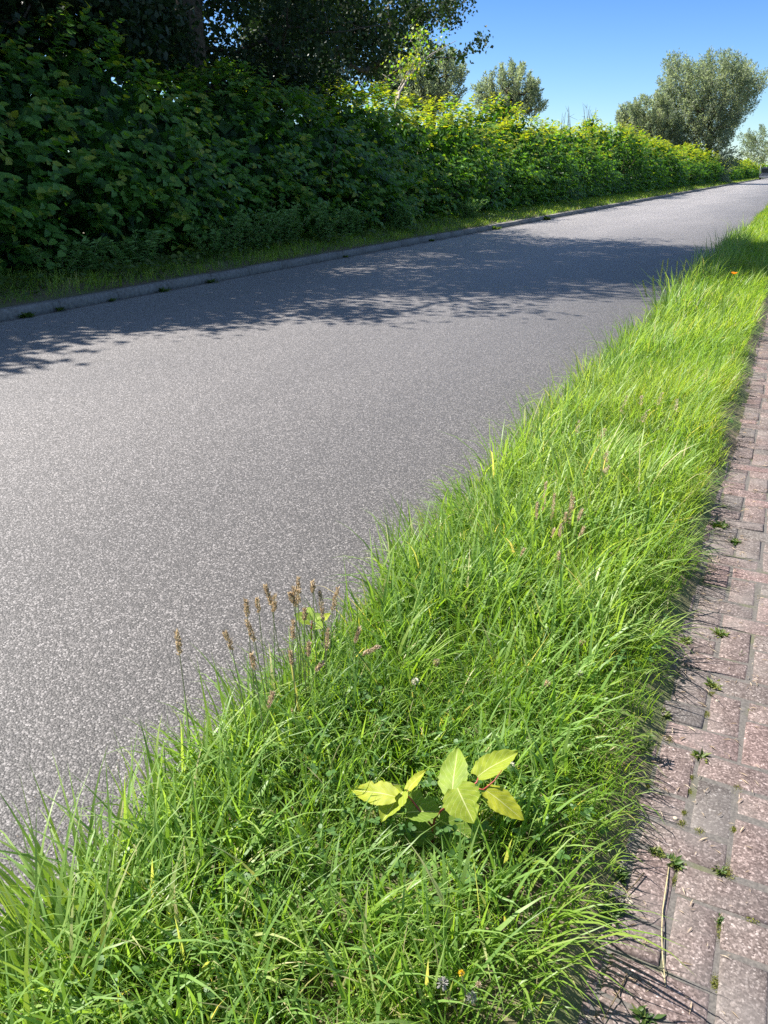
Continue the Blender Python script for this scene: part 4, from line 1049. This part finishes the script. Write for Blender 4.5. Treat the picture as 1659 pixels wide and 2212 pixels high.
# moss and little tufts in the brick joints
moss_pts = [(1235, 95), (1495, 105), (1130, 140), (1195, 225), (1490, 205), (960, 380), (1320, 480), (1095, 630), (1080, 720), (1400, 680), (1035, 925), (1380, 970), (970, 1290), (1340, 1240), (1280, 1610), (1490, 1555), (1255, 1955), (1050, 860), (820, 690), (1155, 970), (1180, 60)]
for i, (x_, y_) in enumerate(sorted(moss_pts, key=lambda q: q[1])):
    c = at_z(*K6(x_, y_), .016); c[2] = .016
    n = 420; r = rng.uniform(.010, .019)
    px = rng.normal(0, r * .55, n); py = rng.normal(0, r * 1.1, n)
    pz = .004 * np.exp(-(px ** 2 + py ** 2) / r ** 2)
    d = rng.normal(0, .6, (n, 3)) + np.array([0, 0, 1]); ll = rng.uniform(.002, .0042, n)
    a_ = leaf_arrays(T_KITE, np.stack([px, py, pz], -1), d, rng.normal(0, 1, (n, 3)), ll, ll * .6, np.clip(rng.normal(.6, .25, n), 0, 1))
    o = leaves_obj('moss', [a_], M['moss'], None, c)
    tag(o, 'yellow green moss cushion in a joint, %s from the path\'s far end' % ORD[i], 'moss', 'moss cushions in the brick joints')

def weed(label, px, z, n, L, W, group, name='weed_tuft', flat=.6, mat='weed', tint=.5, upright=False, tm=T_LONG):
    c = np.array(px) if z is None else at_z(*px, z)
    if z is not None: c[2] = z
    t_ = thing(name, label, 'weed', c, group)
    az = rng.uniform(0, 2 * pi, n)
    if upright:
        hgt = upright; base = np.stack([rng.normal(0, .006, n), rng.normal(0, .006, n), rng.uniform(.005, hgt, n)], -1)
        base[:, 0] += base[:, 2] * .1
        v, f = tube_arrays(np.array([[0, 0, 0], [hgt * .1, 0, hgt]]), [.002, .001], 5); a_ = Acc(); a_.add(v, f, .6); a_.build('stem', M['greenstem'], t_)
    else:
        base = np.stack([rng.normal(0, L * .3, n), rng.normal(0, L * .3, n), np.zeros(n)], -1)
    d = np.stack([np.cos(az), np.sin(az), rng.uniform(.05, 1.1, n) * (1 - flat) * 2], -1)
    Ls = L * rng.uniform(.5, 1.15, n)
    leaves_obj('leaves', [leaf_arrays(tm, base, d, rng.normal(0, .3, (n, 3)) + np.array([0, 0, 1]), Ls, Ls * W, np.clip(rng.normal(tint, .25, n), 0, 1))], M[mat], t_)
weed('small upright leafy weed rooted in the bricks at the path edge', K6(785, 500), .02, 70, .022, .35, 'weeds on the brick path', upright=.085, tint=.6)
K1 = crop(1700, 1240, 4.424)
for px, n, L, lab, tn in [(K6(910, 225), 60, .03, 'yellowish star shaped weed on the bricks above the upright weed', .85), (K6(1165, 500), 40, .03, 'sprawling tan green weed in the second brick joint', .9), (K6(985, 1185), 90, .024, 'green weed where the dry straw begins', .6), (K6(880, 1125), 110, .02, 'brownish cushion weed left of the straw end', .9), (K6(1290, 1225), 70, .018, 'low mossy weed right of the straw', .8), (K6(1285, 1550), 40, .018, 'tiny green weed in the joint right of the straw', .5), (K6(620, 1250), 80, .028, 'leafy weed at the soil edge left of the straw', .45), (K6(570, 1520), 80, .035, 'pointed leaf weed in shadow at the soil edge', .35),
        (K6(800, 2200), 40, .028, 'grey green weed at the very bottom of the path', .4), (K1(450, 1530), 90, .03, 'bushy yellow green weed on the bricks in mid path', .75), (K1(50, 1620), 70, .03, 'pale weed at the grass edge in mid path', .8), (K1(665, 1750), 50, .016, 'tiny weed right of the bushy yellow one', .6), (K1(610, 520), 70, .03, 'dark green weed standing on the far bricks', .45), (K1(430, 340), 120, .04, 'bushy weed spreading onto the far bricks', .6), (K1(360, 2100), 60, .026, 'yellow weed below the forked shadow on the bricks', .85)]:
    weed(lab, px, .018, n, L, .32, 'weeds on the brick path', flat=.55, tint=tn)
weed('fresh green clover sprig at the grass edge beside the path', K6(470, 760), .05, 24, .02, .9, 'weeds on the brick path', tm=T_ROUND, mat='clover', tint=.8)
weed('pair of round clover leaves low in the bottom grass', KB(800, 350), .09, 14, .024, .9, 'weeds on the brick path', tm=T_ROUND, mat='clover', tint=.6)

# weeds in the kerb joint and along the left verge
for i, (px, n, L) in enumerate([((60, 690), 60, .10), ((243, 648), 40, .07), ((352, 622), 50, .10), ((455, 606), 50, .09), ((745, 555), 30, .08), ((932, 518), 50, .10), ((1068, 494), 80, .16), ((1180, 465), 90, .2), ((130, 668), 40, .08)]):
    p = at_x(px[0], px[1], X_KERB + .035)
    p[2] = .012
    weed('%s little weed tuft from the left growing against the kerb face' % ['first', 'third', 'fourth', 'fifth', 'sixth', 'seventh', 'eighth', 'ninth', 'second'][i], p, None, n, L, .3, 'weeds along the kerb', flat=.45, tint=.55)
for i in range(16):
    yy = [5.6, 6.4, 7.1, 7.9, 8.8, 9.6, 10.4, 11.3, 12.5, 13.8, 15.2, 17, 19, 21.5, 25, 30][i]
    c = np.array([-8.6 - rng.uniform(0, .55), yy, .16])
    t_ = thing('verge_weed', 'broad leaved weed clump on the strip behind the kerb, %s from the left' % ORD[i], 'weed', c, 'weed clumps behind the kerb')
    n = 130; base = np.stack([rng.normal(0, .22, n), rng.normal(0, .3, n), rng.uniform(.0, .2, n)], -1); az = rng.uniform(0, 2 * pi, n)
    L_ = rng.uniform(.05, .11, n)
    leaves_obj('leaves', [leaf_arrays(T_KNOT, base, np.stack([np.cos(az), np.sin(az), rng.normal(.1, .35, n)], -1), rng.normal(0, .35, (n, 3)) + np.array([.3, 0, 1]), L_, L_ * .6, np.clip(rng.normal(.5, .2, n), 0, 1))], M['weed'], t_)

# pebbles on the path edge
for i, (x_, y_) in enumerate([(655, 1415), (690, 1405), (715, 1425), (1270, 130), (1000, 885), (700, 1905)]):
    c = at_z(*K6(x_, y_), .024); c[2] = .022
    d = unit(rng.normal(0, 1, (26, 3)))
    import bmesh
    bm = bmesh.new(); bmesh.ops.create_icosphere(bm, subdivisions=2, radius=.006)
    for vv in bm.verts: vv.co *= 1 + .25 * (vnoise(np.array([[vv.co.x * 150 + i, vv.co.y * 150, vv.co.z * 150]]), 5)[0] - .5); vv.co.z *= .6
    me = bpy.data.meshes.new('pebble'); bm.to_mesh(me); bm.free(); me.materials.append(M['petal'])
    o = bpy.data.objects.new('pebble', me); C.objects.link(o); o.location = c
    tag(o, 'small whitish pebble on the paving bricks, %s' % ['leftmost of three beside the twig', 'middle of three beside the twig', 'rightmost of three beside the twig', 'the far one', 'beside a mossy joint', 'near the bottom twig'][i], 'pebble', 'pebbles on the path')

# ------------------------------------------------------------------ grey van and post at the far end
def box_bm(bm, x0, x1, y0, y1, z0, z1, bev=.0):
    import bmesh as B
    r = B.ops.create_cube(bm, size=1)
    for vv in r['verts']: vv.co = Vector(((x0 + x1) / 2 + vv.co.x * (x1 - x0), (y0 + y1) / 2 + vv.co.y * (y1 - y0), (z0 + z1) / 2 + vv.co.z * (z1 - z0)))
    if bev:
        ed = list({e for vv in r['verts'] for e in vv.link_edges})
        B.ops.bevel(bm, geom=ed, offset=bev, segments=2, affect='EDGES')
def bm_obj(name, bm, mat, parent):
    me = bpy.data.meshes.new(name); bm.to_mesh(me); bm.free(); me.materials.append(mat)
    o = bpy.data.objects.new(name, me); C.objects.link(o); o.parent = parent; return o
M['vanpaint'] = plain_mat('grey_van_paint', (.12, .13, .15), .35, .08, 2, .5)
M['glass'] = plain_mat('dark_window_glass', (.03, .035, .04), .08, .1, 2, .6)
M['rubber'] = plain_mat('tyre_rubber', (.02, .02, .02), .8, .2, 10)
M['palepaint'] = plain_mat('pale_post_paint', (.30, .31, .31), .5, .1, 5)
M['plastic'] = plain_mat('grey_bumper', (.35, .36, .37), .5, .1, 5)
vp = at_d(1655, 372, 190); vp[2] = .02
van = thing('van', 'grey van parked at the far end of the road, cut by the right edge', 'van', vp)
bm = bmesh.new(); box_bm(bm, -1.0, 1.0, -2.4, 2.4, .45, 1.25, .12); box_bm(bm, -.97, .97, -1.3, 2.38, 1.22, 2.35, .18); bm_obj('body', bm, M['vanpaint'], van)
bm = bmesh.new(); box_bm(bm, -.82, .82, -1.36, -1.28, 1.38, 2.1, .02); bm_obj('windscreen', bm, M['glass'], van)
bm = bmesh.new(); box_bm(bm, -1.02, 1.02, -2.5, -2.36, .38, .72, .04); bm_obj('bumper', bm, M['plastic'], van)
for sx in (-.7, .7):
    bm = bmesh.new(); box_bm(bm, sx - .16, sx + .16, -2.46, -2.38, .82, 1.0, .02); bm_obj('headlight', bm, M['palepaint'], van)
for sx in (-1, 1):
    for sy in (-1.5, 1.5):
        bm = bmesh.new(); bmesh.ops.create_cone(bm, cap_ends=True, segments=20, radius1=.36, radius2=.36, depth=.22)
        for vv in bm.verts: vv.co = Vector((sx * .9 + vv.co.z, sy + vv.co.x, .36 + vv.co.y))
        bm_obj('wheel', bm, M['rubber'], van)
fb = at_d(1690, 366, 245); fb[2] = .1
t = thing('roadside_bush', 'bright green bush behind the grey van at the far right', 'bush', fb)
cc = np.concatenate([blob(60, (dx_, 0, 2.0), (3, 2.5, 2.2)) for dx_ in (-4.5, 0, 4.5, 9, 13)]); cc[:, 2] = np.maximum(cc[:, 2], .3)
leaves_obj('foliage', scatter_leaf('knot', 26, (.5, .5, .45), .42, .3, T_KITE, .3, .6, .8)(cc), M['knot'], t)
v, f = frusta(np.zeros((12, 3)), np.stack([rng.uniform(-5, 13, 12), rng.normal(0, 1, 12), rng.uniform(1, 3, 12)], -1), np.full(12, .08), np.full(12, .03), 5); mesh_np('stems', v, f, M['bark'], None, True, t)
pp = at_d(1641, 374, 205); pp[2] = .1
post = thing('post', 'thin pale post at the end of the far hedge beside the van', 'post', pp)
v, f = tube_arrays(np.array([[0, 0, 0], [0, 0, 1.4], [0, 0, 2.7]]), [.06, .055, .055], 10); mesh_np('pole', v, f, M['palepaint'], None, True, post)
v, f = tube_arrays(np.array([[0, 0, 2.7], [0, 0, 2.78], [0, 0, 2.82]]), [.075, .075, .03], 10); mesh_np('cap', v, f, M['palepaint'], None, False, post)
